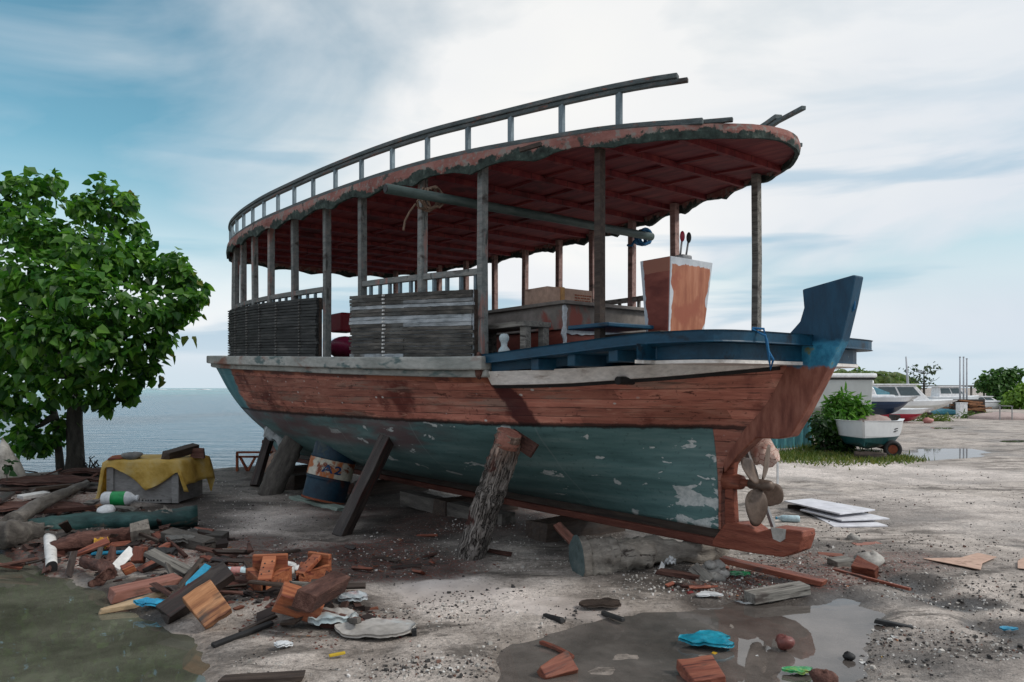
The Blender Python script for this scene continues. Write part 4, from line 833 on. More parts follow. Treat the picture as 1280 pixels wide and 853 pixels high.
mb = MB(); mb.lathe(prof, n=40); obj('drum_body', mb, blue_d, dr, smooth=True)
mb = MB(); mb.lathe([(RD+.0135, .33), (RD+.014, .335), (RD+.014, .56), (RD+.0135, .565)], n=40); mb.f = mb.f[:-2]; mb.m = mb.m[:-2]; obj('painted_band', mb, band_d, dr, smooth=True)
for z0 in (0, HD-.03):
    mb = MB(); mb.lathe([(RD+.003, z0), (RD+.012, z0+.004), (RD+.012, z0+.026), (RD+.003, z0+.03)], n=40); obj('rim', mb, rust_d, dr, smooth=True)
tc = bpy.data.curves.new('marking', 'FONT'); tc.body = 'A2'; tc.size = .15; tc.align_x = 'CENTER'; tc.extrude = 0; tc.offset = .004; tc.space_character = 1.15
to = bpy.data.objects.new('marking_src', tc); COL.objects.link(to); bpy.context.view_layer.update()
tm = bpy.data.meshes.new_from_object(to.evaluated_get(bpy.context.evaluated_depsgraph_get())); bpy.data.objects.remove(to)
import bmesh
bm = bmesh.new(); bm.from_mesh(tm); bmesh.ops.triangulate(bm, faces=bm.faces); bmesh.ops.subdivide_edges(bm, edges=bm.edges, cuts=2)
fa = math.atan2(-base.y, -base.x+.35)
for v_ in bm.verts:
    x, y = v_.co.x*1.35, v_.co.y; an = fa+x/RD; v_.co = Vector(((RD+.017)*math.cos(an), (RD+.017)*math.sin(an), .395+y))
bm.to_mesh(tm); bm.free(); tm.materials.append(surf('marking_blue', [(.01, .03, .09), (.02, .06, .16)], 5, rough=.6, vary=0, patches=[((.45, .4, .32), 9, .6, .66)]))
to = bpy.data.objects.new('marking', tm); COL.objects.link(to); to.parent = dr
a, b = G(368, 622, .03), G(428, 637, .03); plk('plank', 'pale green grey plank lying under the blue drum', 'plank', a, b, .16, .05, surf('pale_green_wood', [(.16, .22, .19), (.3, .36, .32)], 2, (1, 8, 8), .8, .3))
# red trestle, pipes and clutter beneath the bow
tr = thing('steel_trestle', 'rusty red steel trestle beyond the bow props', 'trestle', GY(318, 578, 13.4)); tr.location.z = gz(tr.location.x, tr.location.y)
for x0, x1, z0, z1, nm in ((-.32, .32, .34, .34, 'top_bar'), (-.32, .32, .26, .26, 'lower_bar'), (-.31, -.31, 0, .34, 'leg'), (.31, .31, 0, .34, 'leg'), (-.26, -.12, .26, .0, 'brace'), (.02, -.12, .26, .0, 'brace')):
    mb = MB(); mb.beam((x0, 0, z0), (x1, 0, z1), .05, .035); obj(nm, mb, MT['rust'], tr)
p = GY(341, 581, 13.0); log('cloth_roll', 'pinkish rolled cloth lying beyond the bow props', 'roll', [p-Vector((.12, 0, .12)), p+Vector((.12, .05, .14))], [.14, .13], MT['cardboard'])
a, b = G(360, 605, .12), G(392, 600, .12); plk('beam', 'dark squared block behind the drum', 'beam', a, b, .25, .25, MT['dark_wood'])
a, b = G(440, 612, .1), G(470, 606, .1); plk('beam', 'dark red block behind the squared prop', 'beam', a, b, .2, .16, MT['rot_wood'])
# timbers carrying the keel
for s, hgt, lab in ((2.7, .16, 'dark block beneath the keel beyond the bark log'), (4.6, .2, 'dark block beneath the keel behind the squared timber prop'), (6.8, .2, 'dark block beneath the keel beside the drum'), (9.5, .2, 'dark block beneath the keel near the bow')):
    a = BW((s, .55, .1)); b = BW((s, -.6, .1)); plk('keel_block', lab, 'block', a, b, .28, .24, MT['dark_wood'], 0, 'timbers under the keel')
a, b = BW((5.6, .42, .13)), BW((3.4, .38, .11)); plk('beam', 'long dark timber lying along the keel', 'beam', a, b, .2, .18, MT['drift_dark'])
a, b = G(535, 622, .02), G(545, 634, .0); plk('offcut', 'small orange offcut leaning on the dark keel timber', 'offcut', G(534, 621, .12), G(546, 635, .02), .09, .04, MT['orange_wood'], 20)
wd_ = G(697, 668, 0)
plk('board', 'tilted reddish board leaning beside the big driftwood log', 'board', G(678, 674, .02), G(698, 654, .16), .2, .02, MT['red_wood'], 20)
plk('board', 'pinkish board propped on end above the driftwood log', 'board', G(696, 656, .2), G(718, 679, .05), .09, .04, MT['pink_wood'], 30)
p0 = G(722, 697, .14); p1 = G(775, 695, .13); p2 = G(830, 690, .12); p3 = G(905, 688, .10)
log('driftwood_log', 'large grey driftwood log lying under the stern keel', 'log', [p0, p1, p2, p3], [.16, .155, .125, .085], MT['drift'], n=24, seg=14, rough=.05, knob=.75, cutmat=surf('log_end', [(.04, .06, .06), (.08, .115, .115), (.13, .16, .155)], 6, rough=.85, bump=.5, vary=0))
# stones near the log
def rock(name, label, c, r, mat, cat='stone', group=None, seed=None):
    if seed is not None: random.seed(seed)
    mb = MB(); rx, ry, rz = r if isinstance(r, tuple) else (r, r*.9, r*.7); nu, nv = 11, 8; rs = []; ph = [random.uniform(0, 6) for _ in range(6)]
    for i in range(nv+1):
        th = PI*(.03+.94*i/nv); ring_ = []
        for j in range(nu):
            a_ = 2*PI*j/nu; k = 1+.13*math.sin(2*a_+ph[0]+th)+.1*math.sin(3*a_+ph[1]-2*th)+.08*math.sin(3*th+ph[2])+random.uniform(-.06, .06)
            ring_.append(Vector((rx*math.sin(th)*math.cos(a_)*k, ry*math.sin(th)*math.sin(a_)*k, -rz*math.cos(th)*k)))
        rs.append(ring_)
    mb.rings(rs); c = Vector(c); return tag(obj(name, mb, mat, smooth=True, M=Matrix.Translation(c)@Matrix.Rotation(random.uniform(0, 6), 4, 'Z')), label, cat, group)
for i, (px, py, r) in enumerate(((884, 712, .075), (893, 716, .07), (900, 713, .065), (889, 707, .06), (898, 706, .06), (905, 718, .05), (895, 723, .07))):
    rock('stone', 'pale rounded stone in the little heap by the driftwood log', G(px, py, .03 if py > 708 else .09), r, MT['stone'], group='stones heaped by the driftwood log', seed=i+50)
def scrap(name, label, cat, px, py, w_, d_, mat, h=.03, seed=0, rag=.25, group=None, rot=0):
    """crumpled sheet lying on the ground"""
    rg = np.random.default_rng(seed+11); n_ = 18; p = G(px, py, 0); z0 = max(gz(p.x, p.y), WL); mb = MB(); top = []; bot = []
    for i in range(n_):
        for j in range(n_):
            u, v_ = i/(n_-1)*2-1, j/(n_-1)*2-1
            ra_ = math.atan2(v_, u); k = 1-.3*rag*math.sin(3*ra_+seed)-rag*.9*float(fbm(np.array([math.cos(ra_)*1.4+seed]), np.array([math.sin(ra_)*1.4]), seed, 3)[0])-rag*.06*rg.random()
            lx = u*math.sqrt(1-v_*v_/2)*w_/2*k; ly = v_*math.sqrt(1-u*u/2)*d_/2*k
            zz_ = h*(.25+.75*fbm(np.array([u*1.9+seed]), np.array([v_*1.9]), seed, 3)[0]*(1-.55*(u*u+v_*v_)/2))+rg.random()*h*.07+h*.16*abs(math.sin(2.3*u+3.1*v_+seed))
            top.append((lx, ly, zz_)); bot.append((lx, ly, zz_-.004-h*.25))
    fs = []
    for i in range(n_-1):
        for j in range(n_-1):
            a_ = i*n_+j; fs.append((a_, a_+n_, a_+n_+1, a_+1)); fs.append(tuple(n_*n_+q_ for q_ in (a_, a_+1, a_+n_+1, a_+n_)))
    bd = [i*n_ for i in range(n_)]+[(n_-1)*n_+j for j in range(1, n_)]+[i*n_+n_-1 for i in range(n_-2, -1, -1)]+[j for j in range(n_-2, 0, -1)]
    for q_ in range(len(bd)):
        a_, b_ = bd[q_], bd[(q_+1) % len(bd)]; fs.append((a_, b_, b_+n_*n_, a_+n_*n_))
    mb.add(top+bot, fs); return tag(obj(name, mb, mat, smooth=True, M=Matrix.Translation((p.x, p.y, z0+.012))@Matrix.Rotation(rot, 4, 'Z')), label, cat, group)
scrap('foam_cup', 'crumpled white foam cup against the driftwood log', 'cup', 838, 712, .11, .1, MT['plastic_white'], .1, 3)
plk('card', 'small pale blue card standing against the driftwood log', 'card', G(825, 716, .0), G(829, 704, .06), .05, .006, MT['plastic_white'], 60)
plk('board', 'dark red board lying below the driftwood log', 'board', G(822, 714, .03), G(876, 722, .03), .1, .04, MT['rot_wood'])
plk('board', 'thin grey board on edge beside the heap of pale stones', 'board', G(866, 708, .1), G(886, 727, .02), .1, .015, MT['grey_wood'], 50)
scrap('wrapper', 'green and white crumpled wrapper beside the heap of pale stones', 'wrapper', 924, 722, .2, .09, surf('green_wrap', [(.01, .14, .05), (.03, .26, .1), (.5, .55, .52)], 5, rough=.35, vary=0), .04, 5)
scrap('paper_sheet', 'torn white sheet half in the mud in front of the pale stones', 'sheet', 886, 747, .26, .16, MT['plastic_white'], .02, 6, .5)
plk('plank', 'long reddish plank sloping from the keel towards the right', 'plank', G(902, 699, .1), G(1030, 729, .04), .1, .045, MT['red_wood'], 4)
plk('plank', 'short thick grey plank in front of the long reddish plank', 'plank', G(936, 747, .03), G(1004, 735, .05), .13, .075, MT['grey_wood'], 3)
plk('wood_block', 'reddish wedge shaped block on the dirt right of the keel', 'block', G(1068, 707, .06), G(1094, 716, .03), .16, .11, MT['red_wood'], 25, taper=(1, .4))
plk('wood_block', 'grey weathered block beside the reddish wedge block', 'block', G(1040, 706, .03), G(1062, 703, .03), .12, .09, MT['grey_wood'], 8)
plk('stick', 'long thin brown stick running past the reddish wedge block', 'stick', G(1042, 712, .02), G(1138, 737, .02), .03, .022, MT['red_wood'])
plk('plank', 'short dusty red plank on the gravel below the white panels', 'plank', G(1068, 682, .01), G(1100, 680, .02), .12, .03, MT['pink_wood'])
rock('stone', 'grey stone touching the short dusty red plank', G(1066, 675, .02), .08, MT['stone'])
rock('stone', 'grey stone behind the reddish wedge block', G(1088, 702, .03), .13, MT['stone'])
# white panels
pan_m = surf('white_panel', [(.68, .68, .74), (.78, .78, .8)], 1.2, rough=.4, bump=.02, vary=.04)
def panel(label, pts, z0, th, mat, cat, name, group=None):
    w_ = [G(x, y, z0+th) for x, y in pts]; c = sum(w_, Vector())/len(w_); mb = MB(); mb.prism([((p-c).x, (p-c).y) for p in w_], th, Matrix.Identity(4))
    o = obj(name, mb, mat, bevel=.003, M=Matrix.Translation((c.x, c.y, z0+th/2))); return tag(o, label, cat, group)
gp = 'white panels stacked on the gravel'
panel('top white panel of the stack on the gravel', [(980, 626), (1014, 623), (1094, 637), (1050, 642)], .115, .018, pan_m, 'panel', 'panel', gp)
panel('middle white panel of the stack on the gravel', [(1000, 637), (1030, 629), (1112, 648), (1052, 650)], .06, .018, pan_m, 'panel', 'panel', gp)
panel('lowest white panel of the stack on the gravel', [(1012, 641), (1040, 634), (1110, 657), (1042, 658)], .02, .018, pan_m, 'panel', 'panel', gp)
a, b = G(985, 634, .04), G(1085, 642, .05); plk('batten', 'dark batten carrying the stack of white panels', 'batten', a, b, .06, .07, MT['dark_wood'])
panel('arrow shaped tan cardboard sheet flat on the gravel', [(1153, 698), (1200, 697), (1222, 691), (1246, 696), (1228, 704), (1226, 712), (1196, 706)], .034, .006, MT['cardboard'], 'cardboard', 'cardboard_sheet')
panel('tan cardboard sheet cut by the right edge of the photo', [(1272, 701), (1285, 694), (1310, 700), (1290, 712), (1272, 710)], .034, .006, MT['cardboard'], 'cardboard', 'cardboard_sheet')
# bottle near keel shoe
def bottle(name, label, px, py, L, r, mat, rot, capm, z=.0, cat='bottle', band=None):
    p = G(px, py, z); t0 = thing(name, label, cat, (p.x, p.y, max(gz(p.x, p.y), WL)+r+z), rot)
    M = Matrix.Rotation(PI/2, 4, 'Y'); mb = MB(); mb.lathe([(0, -L/2), (r*.8, -L/2), (r, -L/2+r*.3), (r, L*.2), (r*.85, L*.3), (r*.38, L*.42), (r*.38, L*.5), (0, L*.5)], M, 18); obj('bottle_body', mb, mat, t0, smooth=True)
    mb = MB(); mb.lathe([(0, L*.47), (r*.46, L*.47), (r*.46, L*.54), (0, L*.54)], M, 14); obj('cap', mb, capm, t0, smooth=True)
    if band: mb = MB(); mb.lathe([(r*1.0, -L*.22), (r*1.015, -L*.21), (r*1.015, L*.17), (r*1.0, L*.18)], M, 18); mb.f = mb.f[:-2]; mb.m = mb.m[:-2]; obj('paper_label', mb, band, t0, smooth=True)
    return t0
clear_m = surf('clear_plastic', [(.35, .5, .56), (.5, .62, .66)], 5, rough=.12, bump=.1, vary=0)
bottle('water_bottle', 'clear blue water bottle lying beside the keel shoe', 985, 655, .26, .04, clear_m, 2.9, MT['blue_bits'], .0)
green_lab = surf('green_label', [(.01, .22, .06), (.02, .34, .1)], 3, rough=.4, vary=0)
bottle('jug', 'white and green plastic bottle on the painted green log', 150, 633, .40, .085, MT['plastic_white'], .12, MT['plastic_white'], .17, band=green_lab)
mb = MB(); p = G(133, 641, .2); mb.lathe([(.0, 0), (.08, 0), (.1, .02), (.085, .06), (.03, .085), (0, .09)], n=18); tag(obj('lid', mb, MT['plastic_white'], smooth=True, M=Matrix.Translation(p)@Matrix.Rotation(.3, 4, 'X')), 'round white lid in front of the green labelled bottle', 'lid')
# ------------------------------------------------------------------ things in and beside the puddles
blue_bag = surf('blue_bag', [(.005, .13, .2), (.01, .24, .34), (.03, .36, .48)], 4, rough=.25, bump=.6, vary=0)
scrap('plastic_bag', 'crumpled bright blue plastic bag lying in the brown puddle', 'bag', 884, 803, .40, .30, blue_bag, .06, 8, .4)
rock('brick_lump', 'dark red lump sitting in the brown puddle right of the blue bag', G(981, 803, .03), (.045, .055, .045), surf('wet_red', [(.14, .04, .035), (.26, .1, .085)], 5, rough=.4, bump=.4), 'lump', seed=4)
plk('wood_block', 'red painted block at the bottom edge of the brown puddle', 'block', G(858, 843, .0), G(895, 838, .01), .2, .06, MT['red_wood'], 15)
plk('wood_wedge', 'brown wedge offcut standing half in the brown puddle', 'wedge', G(674, 845, -.01), G(714, 828, .03), .13, .06, MT['red_wood'], 40, taper=(.6, 1))
plk('branch', 'thin curved brown branch entering the brown puddle', 'branch', G(676, 803, .0), G(716, 822, -.01), .03, .022, MT['red_wood'], bend=.06)
scrap('packet', 'green and yellow foil packet at the puddle edge', 'packet', 997, 838, .2, .1, surf('foil', [(.5, .38, .06), (.03, .3, .1), (.5, .5, .48)], 7, rough=.25, vary=0), .03, 9)
rock('stone', 'dark red stone at the bottom edge of the photo', G(1030, 850, .01), .075, MT['rot_wood'], seed=9)
rock('stone', 'black stone in the grey puddle', G(1061, 820, .0), .035, MT['black'], seed=10)
plk('stick', 'black stick beside the grey puddle', 'stick', G(1094, 776, .0), G(1141, 786, .0), .045, .03, MT['black'])
scrap('plastic_scrap', 'light blue plastic scrap on gravel near the right edge', 'scrap', 1260, 785, .13, .07, MT['blue_bits'], .02, 12)
plk('charred_stick', 'charred stick on the sand bordering the pale puddle', 'stick', G(681, 770, .0), G(703, 776, .02), .035, .035, MT['black'])
plk('charred_stick', 'black stick at the edge of the shallow pale puddle', 'stick', G(753, 766, .0), G(779, 775, .01), .035, .03, MT['black'])
scrap('ash_heap', 'small dark heap of charred wood in front of the driftwood log', 'heap', 752, 759, .34, .2, MT['dark_wood'], .05, 14)
# ------------------------------------------------------------------ white sack with rubbish
sack_m = surf('white_sack', [(.24, .225, .205), (.37, .35, .325), (.45, .435, .415)], 3, rough=.75, bump=.35, patches=[((.3, .2, .17), 3, .62, .7), ((.45, .55, .58), 1.5, .56, .66)], vary=.04)
sk = scrap('sack', 'flattened white woven sack beside the timber offcuts', 'sack', 470, 791, .58, .38, sack_m, .055, 21, .2)
sk2 = scrap('sack', 'folded cone of white sacking left of the flattened sack', 'sack', 414, 783, .38, .26, sack_m, .12, 22, .2)
scrap('paper_scrap', 'crumpled white scrap left of the sacks', 'scrap', 353, 812, .13, .08, MT['plastic_white'], .035, 23)
plk('plastic_strip', 'short yellow plastic strip in front of the sacks', 'strip', G(411, 820, .01), G(431, 816, .015), .022, .015, surf('yellow', [(.5, .34, .02), (.6, .42, .05)], 3, rough=.4, vary=0))
scrap('plastic_bag', 'pale blue plastic bag between the sacks and the offcuts', 'bag', 440, 759, .24, .14, surf('pale_bag', [(.25, .33, .36), (.42, .46, .48), (.5, .2, .18)], 5, rough=.4, bump=.4, vary=0), .08, 24)
scrap('cloth', 'dark teal rag behind the pale blue bag', 'cloth', 420, 745, .22, .1, surf('teal_rag', [(.02, .07, .1), (.05, .14, .18)], 5, rough=.8, vary=0), .06, 25)
plk('wood_block', 'small black cube of wood beside the flattened sack', 'block', G(514, 791, .015), G(521, 791, .015), .05, .045, MT['black'])
# ------------------------------------------------------------------ timber jigs (V shaped offcuts) and planks on the left
def jig(name, label, px, py, rot, sc=1.0, tilt=0, mat=MT['orange_wood']):
    p = G(px, py, 0); t0 = thing(name, label, 'offcut', (p.x, p.y, gz(p.x, p.y)), rot); t0.rotation_euler.x = tilt
    for sd in (1, -1):
        mb = MB(); mb.add([(sd*.02*sc, -.2*sc, 0), (sd*.24*sc, .1*sc, 0), (sd*.16*sc, .16*sc, 0), (sd*.0*sc, -.06*sc, 0), (sd*.02*sc, -.2*sc, .13*sc), (sd*.24*sc, .1*sc, .2*sc), (sd*.16*sc, .16*sc, .2*sc), (sd*.0*sc, -.06*sc, .13*sc)], [(0, 1, 2, 3)[::sd], (4, 5, 6, 7)[::-sd], (0, 1, 5, 4), (1, 2, 6, 5), (2, 3, 7, 6), (3, 0, 4, 7)]); obj('side_piece', mb, mat, t0, bevel=.006)
    mb = MB(); mb.box((0, -.0*sc, .2*sc), (.14*sc, .36*sc, .06*sc), Euler((.5, 0, 0))); k = obj('cross_piece', mb, MT['orange_wood'], t0, bevel=.006)
    for x, y in ((-.04, -.1), (.03, -.06), (-.03, .06), (.04, .09), (-.035, .0)):
        mb = MB(); q_ = Euler((.5, 0, 0)).to_matrix()@Vector((x*sc, y*sc, .031*sc)); mb.box(Vector((0, 0, .2*sc))+q_, (.014*sc, .018*sc, .004), Euler((.5, 0, 0))); obj('nail_hole', mb, MT['black'], k)
    mb = MB(); mb.box((0, .19*sc, .17*sc), (.36*sc, .06*sc, .3*sc)); obj('back_block', mb, mat, t0, bevel=.008)
    return t0
jig('timber_offcut', 'orange V shaped timber offcut with nail holes, nearest the tan block', 334, 744, .15, .74)
jig('timber_offcut', 'pale orange tapered timber offcut with nail holes, farther right', 386, 727, -.5, .66)
plk('timber', 'orange timber baulk tilted in front of the pale tapered offcut', 'timber', G(352, 746, .2), G(402, 762, .10), .2, .13, MT['orange_wood'], 12)
plk('timber', 'dark rough timber lying over the tilted orange baulk', 'timber', G(380, 752, .24), G(424, 727, .18), .13, .12, MT['rot_wood'], 20)
scrap('rotten_stump', 'frayed grey brown stump fragment beside the tilted orange baulk', 'stump', 416, 752, .22, .2, MT['rot_wood'], .18, 31, .5)
plk('wood_block', 'big tan sawn block leaning on edge', 'block', G(242, 768, .1), G(277, 744, .2), .26, .1, MT['tan_wood'], 58, jag=.06)
plk('plank', 'long dark plank leaning across the pile above the pale pointed plank', 'plank', G(203, 770, .04), G(285, 714, .26), .15, .09, MT['wet_dark_wood'], 30)
plk('plank', 'pale pointed plank reaching into the green puddle', 'plank', G(128, 764, .0), G(238, 738, .05), .2, .04, MT['pale_wood'], 10, taper=(.12, 1))
plk('plank', 'flat pinkish plank at the edge of the green puddle', 'plank', G(138, 745, .03), G(224, 725, .06), .16, .08, MT['pink_wood'], 5)
plk('plank', 'thin dark red lath between the flat pinkish plank and the long dark plank', 'plank', G(212, 752, .1), G(252, 700, .12), .05, .03, MT['dark_wood'])
scrap('tarp_scrap', 'bright blue plastic strip under the long dark plank', 'plastic', 190, 762, .28, .12, MT['blue_bits'], .06, 33, .3)
plk('plastic_strip', 'light blue plastic strip lying behind the long dark plank', 'plastic', G(234, 733, .1), G(260, 707, .18), .06, .012, MT['blue_bits'], 20)
plk('lath', 'black notched lath lying on the sand left of the sacks', 'lath', G(266, 807, .01), G(340, 779, .03), .04, .025, MT['black'], 10)
plk('lath', 'second dark lath crossing under the tilted orange baulk', 'lath', G(300, 790, .02), G(345, 770, .04), .035, .02, MT['dark_wood'])
plk('plank', 'dark plank lying at the bottom edge left of the centre', 'plank', G(276, 851, .01), G(380, 845, .02), .09, .035, MT['dark_wood'])
plk('plank', 'dark red plank lying behind the V shaped offcut', 'plank', G(262, 728, .06), G(322, 730, .07), .12, .09, MT['rot_wood'])
plk('stick', 'thin dark red batten behind the tan block', 'stick', G(254, 696, .05), G(290, 708, .05), .07, .03, MT['red_wood'])
plk('stick', 'long thin dark stick on the sand behind the offcuts', 'stick', G(326, 696, .015), G(374, 688, .015), .05, .025, MT['dark_wood'])
bottle('drink_bottle', 'clear drink bottle with a red label among the pebbles', 296, 722, .2, .04, clear_m, .1, MT['white_paint'], .02, band=surf('red_label', [(.4, .05, .04), (.5, .3, .28)], 8, rough=.4, vary=0))
for i, (px, py, r) in enumerate(((358, 706, .05), (366, 708, .045), (362, 713, .05), (372, 711, .04), (402, 712, .04), (409, 714, .035), (308, 712, .05), (315, 718, .045), (304, 724, .04))):
    rock('shell_stone', 'whitish coral stone among the timber offcuts', G(px, py, .02), r, MT['white_paint'], group='whitish stones among the offcuts', seed=i+70)
# the pile farther left
plk('plank', 'grey board slanting over the dark heap below the grey stump block', 'plank', G(186, 690, .2), G(236, 716, .06), .11, .04, MT['grey_wood'], 10)
plk('plank', 'thick grey beam end right of the stump block', 'plank', G(208, 668, .16), G(262, 682, .1), .16, .1, MT['drift_dark'], 8)
plk('plank', 'dark grey flat board behind the thick grey beam end', 'plank', G(232, 668, .1), G(284, 672, .07), .22, .08, MT['drift_dark'])
scrap('rubble', 'flat grey rubble lump in front of the thick grey beam end', 'rubble', 226, 693, .36, .26, MT['stone_dark'], .1, 41)
plk('stump_block', 'short grey stump block standing on the reddish rotten log', 'stump', G(176, 672, .12), G(174, 655, .27), .17, .14, MT['drift'], 12, jag=.2)
scrap('root', 'pale twisted root right of the stump block', 'root', 200, 666, .34, .24, MT['drift'], .24, 43, .5)
log('log', 'dark green painted log lying across the rubbish', 'log', [G(36, 660, .14), G(110, 652, .15), G(180, 652, .15), G(246, 645, .15)], [.08, .105, .1, .135], MT['green_log'], seg=8, cutmat=MT['wet_dark_wood'])
log('log', 'reddish rotten log in front of the green painted log', 'log', [G(62, 684, .1), G(110, 676, .13), G(168, 668, .16)], [.05, .095, .075], MT['rot_wood'], jit=.1, seg=12, knob=.6)
log('driftwood', 'grey driftwood trunk entering from the left edge', 'log', [G(-40, 668, .16), G(10, 668, .17), G(56, 663, .14)], [.13, .14, .07], MT['drift_dark'], jit=.05, seg=10, knob=.5)
log('driftwood_branch', 'grey driftwood branch rising from the trunk towards the crate', 'log', [G(14, 655, .2), G(48, 632, .22), G(108, 604, .12)], [.1, .075, .045], MT['drift_dark'], seg=10, knob=.5)
log('plastic_pipe', 'short white plastic pipe in front of the driftwood trunk', 'pipe', [G(62, 673, .12), G(65, 709, .03)], [.052, .05], MT['white_paint'], jit=.004, rough=0, knob=0, cutmat=MT['black'])
log('root', 'dark curved root at the edge of the green puddle', 'root', [G(104, 703, .07), G(128, 706, .12), G(137, 716, .1), G(118, 731, .02)], [.04, .052, .05, .035], MT['rot_wood'], jit=.1, seg=8, knob=.5)
plk('plastic_strip', 'bright blue strip under the reddish rotten log', 'plastic', G(116, 692, .05), G(160, 690, .07), .08, .02, MT['blue_bits'])
scrap('snack_bag', 'yellow and red snack bag below the reddish rotten log', 'bag', 128, 695, .16, .12, surf('snack', [(.4, .03, .02), (.55, .32, .02), (.6, .4, .05)], 3, rough=.25, vary=0), .14, 45)
plk('wood_block', 'orange offcut lying left of the slanting grey board', 'block', G(153, 714, .07), G(167, 708, .1), .08, .07, MT['orange_wood'], 20)
plk('wood_block', 'dark orange offcut standing behind the lying one', 'block', G(172, 704, .05), G(176, 684, .18), .1, .08, MT['red_wood'])
plk('board', 'white edged blue board leaning left of the orange offcuts', 'board', G(143, 711, .04), G(166, 686, .17), .08, .02, MT['white_paint'], 40)
scrap('dark_rubbish', 'black rubbish bag under the slanting grey board', 'bag', 196, 708, .42, .26, MT['black'], .16, 46, .4)
scrap('dark_rubbish', 'black rubbish bag in the shade under the reddish rotten log', 'bag', 120, 684, .6, .2, MT['black'], .1, 47, .4)
# many small broken boards
for i in range(110):
    px, py, rx, ry = random.choice([(110, 690, 110, 28), (200, 690, 90, 30), (330, 745, 90, 30), (70, 640, 90, 25), (280, 720, 60, 25), (400, 770, 60, 25), (230, 720, 60, 40), (60, 612, 70, 12)])
    p = G(px+random.uniform(-rx, rx), py+random.uniform(-ry, ry)); L = random.uniform(.1, .42); an = random.uniform(-1.2, 1.2); z_ = max(gz(p.x, p.y), WL)+random.uniform(.02, .09); d = Vector((math.cos(an), math.sin(an), random.uniform(-.45, .45)))*L/2
    plk('board_scrap', 'small broken scrap of board among the rubbish left of the boat', 'board', p+d+Vector((0, 0, z_)), p-d+Vector((0, 0, z_)), random.uniform(.03, .09), random.uniform(.012, .04), MT[random.choice(['wet_dark_wood', 'wet_dark_wood', 'wet_dark_wood', 'dark_wood', 'dark_wood', 'rot_wood', 'rot_wood', 'drift_dark', 'red_wood', 'grey_wood'])], random.uniform(-40, 40), 'broken board scraps in the rubbish', taper=(1, random.uniform(.4, 1)), jag=.6)
for i in range(26):
    px, py, rx, ry = random.choice([(980, 722, 110, 16), (870, 735, 50, 10), (520, 690, 110, 22), (1000, 680, 80, 18), (470, 720, 80, 16)])
    p = G(px+random.uniform(-rx, rx), py+random.uniform(-ry, ry)); L = random.uniform(.08, .26); an = random.uniform(-1.2, 1.2); z_ = max(gz(p.x, p.y), WL)+random.uniform(.01, .03); d = Vector((math.cos(an), math.sin(an), random.uniform(-.1, .1)))*L/2
    plk('splinter', 'small dark splinter of wood on the dirt around the keel', 'splinter', p+d+Vector((0, 0, z_)), p-d+Vector((0, 0, z_)), random.uniform(.02, .05), random.uniform(.01, .025), MT[random.choice(['wet_dark_wood', 'dark_wood', 'rot_wood', 'red_wood'])], random.uniform(-40, 40), 'wood splinters around the keel', jag=.6)
# boards by the tree
bg = 'boards dumped at the foot of the tree'
bl = [('near black board lying across the others below the tree', 46, 593, 82, 594, .12, 'dark_wood'), ('broad dark board left of the white board', 14, 604, 42, 603, .3, 'dark_wood'), ('white painted board among the dark boards below the tree', 24, 622, 57, 617, .13, 'white_paint'),
      ('pale grey stick crossing the dark boards', 40, 597, 86, 612, .05, 'steel'), ('dark red board pointing from tree to crate', 80, 594, 110, 602, .1, 'rot_wood'), ('dark timber between tree and driftwood branch', 40, 612, 88, 607, .18, 'dark_wood'),
      ('white scrap of board right of the white painted board', 66, 624, 86, 619, .07, 'white_paint'), ('brown plank lying before the crate', 50, 640, 122, 634, .16, 'rot_wood'), ('dark tilted board at the left edge above the trunk', -6, 628, 12, 617, .14, 'wet_dark_wood'), ('black timber behind the white painted board', 12, 613, 60, 609, .16, 'wet_dark_wood'),
      ('dark board sloping behind the pale grey stick', 46, 603, 92, 596, .1, 'dark_wood'), ('brown lath right of the brown plank', 120, 634, 140, 632, .08, 'tan_wood')]
for i, (lb, x0, y0, x1, y1, w_, mt) in enumerate(bl):
    zz_ = .06+.05*(i % 3); A = G(x0, y0, zz_); Bp = G(x1, y1, zz_); plk('board', lb, 'board', A, Bp, w_, .05, MT[mt], random.uniform(-15, 15), bg)
for i, (px, py, w_, h_) in enumerate(((60, 612, 1.8, .14), (110, 600, 1.2, .12), (40, 640, 1.5, .1))):
    scrap('rubbish_heap', ['heap of dark rotting rubbish below the tree', 'low dark heap between tree and crate', 'dark heap behind the driftwood trunk'][i], 'heap', px, py, w_, .8, MT['rot_wood'], h_, 60+i, .3)
rock('boulder', 'pale grey boulder at the left edge by the water', GY(2, 592, 12.2), (.42, .3, .46), MT['stone'], 'boulder', seed=5)
# ------------------------------------------------------------------ crate under a yellow tarpaulin
p = G(178, 631, 0.0); cr = thing('wooden_crate', 'grey wooden crate under the yellow tarpaulin', 'crate', (p.x, p.y, gz(p.x, p.y)-.01), -.06)
cw, cd, chh = 1.02, .75, .56; cm = surf('crate_grey', [(.15, .145, .14), (.24, .235, .23), (.3, .295, .285)], 2, (1, 1, 3), .8, .25, [((.1, .08, .065), 2, .6, .7)], vary=.05)
mb = MB(); mb.box((0, cd/2, chh/2), (cw-.04, cd-.04, chh-.02)); obj('box_body', mb, cm, cr)
for x in (-cw/2+.05, cw/2-.05):
    mb = MB(); mb.box((x, .012, chh/2), (.1, .03, chh)); obj('corner_board', mb, cm, cr, bevel=.005)
mb = MB(); mb.box((0, .014, .03), (cw-.22, .025, .06)); obj('bottom_board', mb, cm, cr, bevel=.004)
mb = MB(); x = -.2
while x < .3:
    wd = random.uniform(.012, .028); mb.box((x, .0, .035), (wd, .004, .022)); x += wd+random.uniform(.01, .03)
obj('stencil_marks', mb, MT['black'], cr)
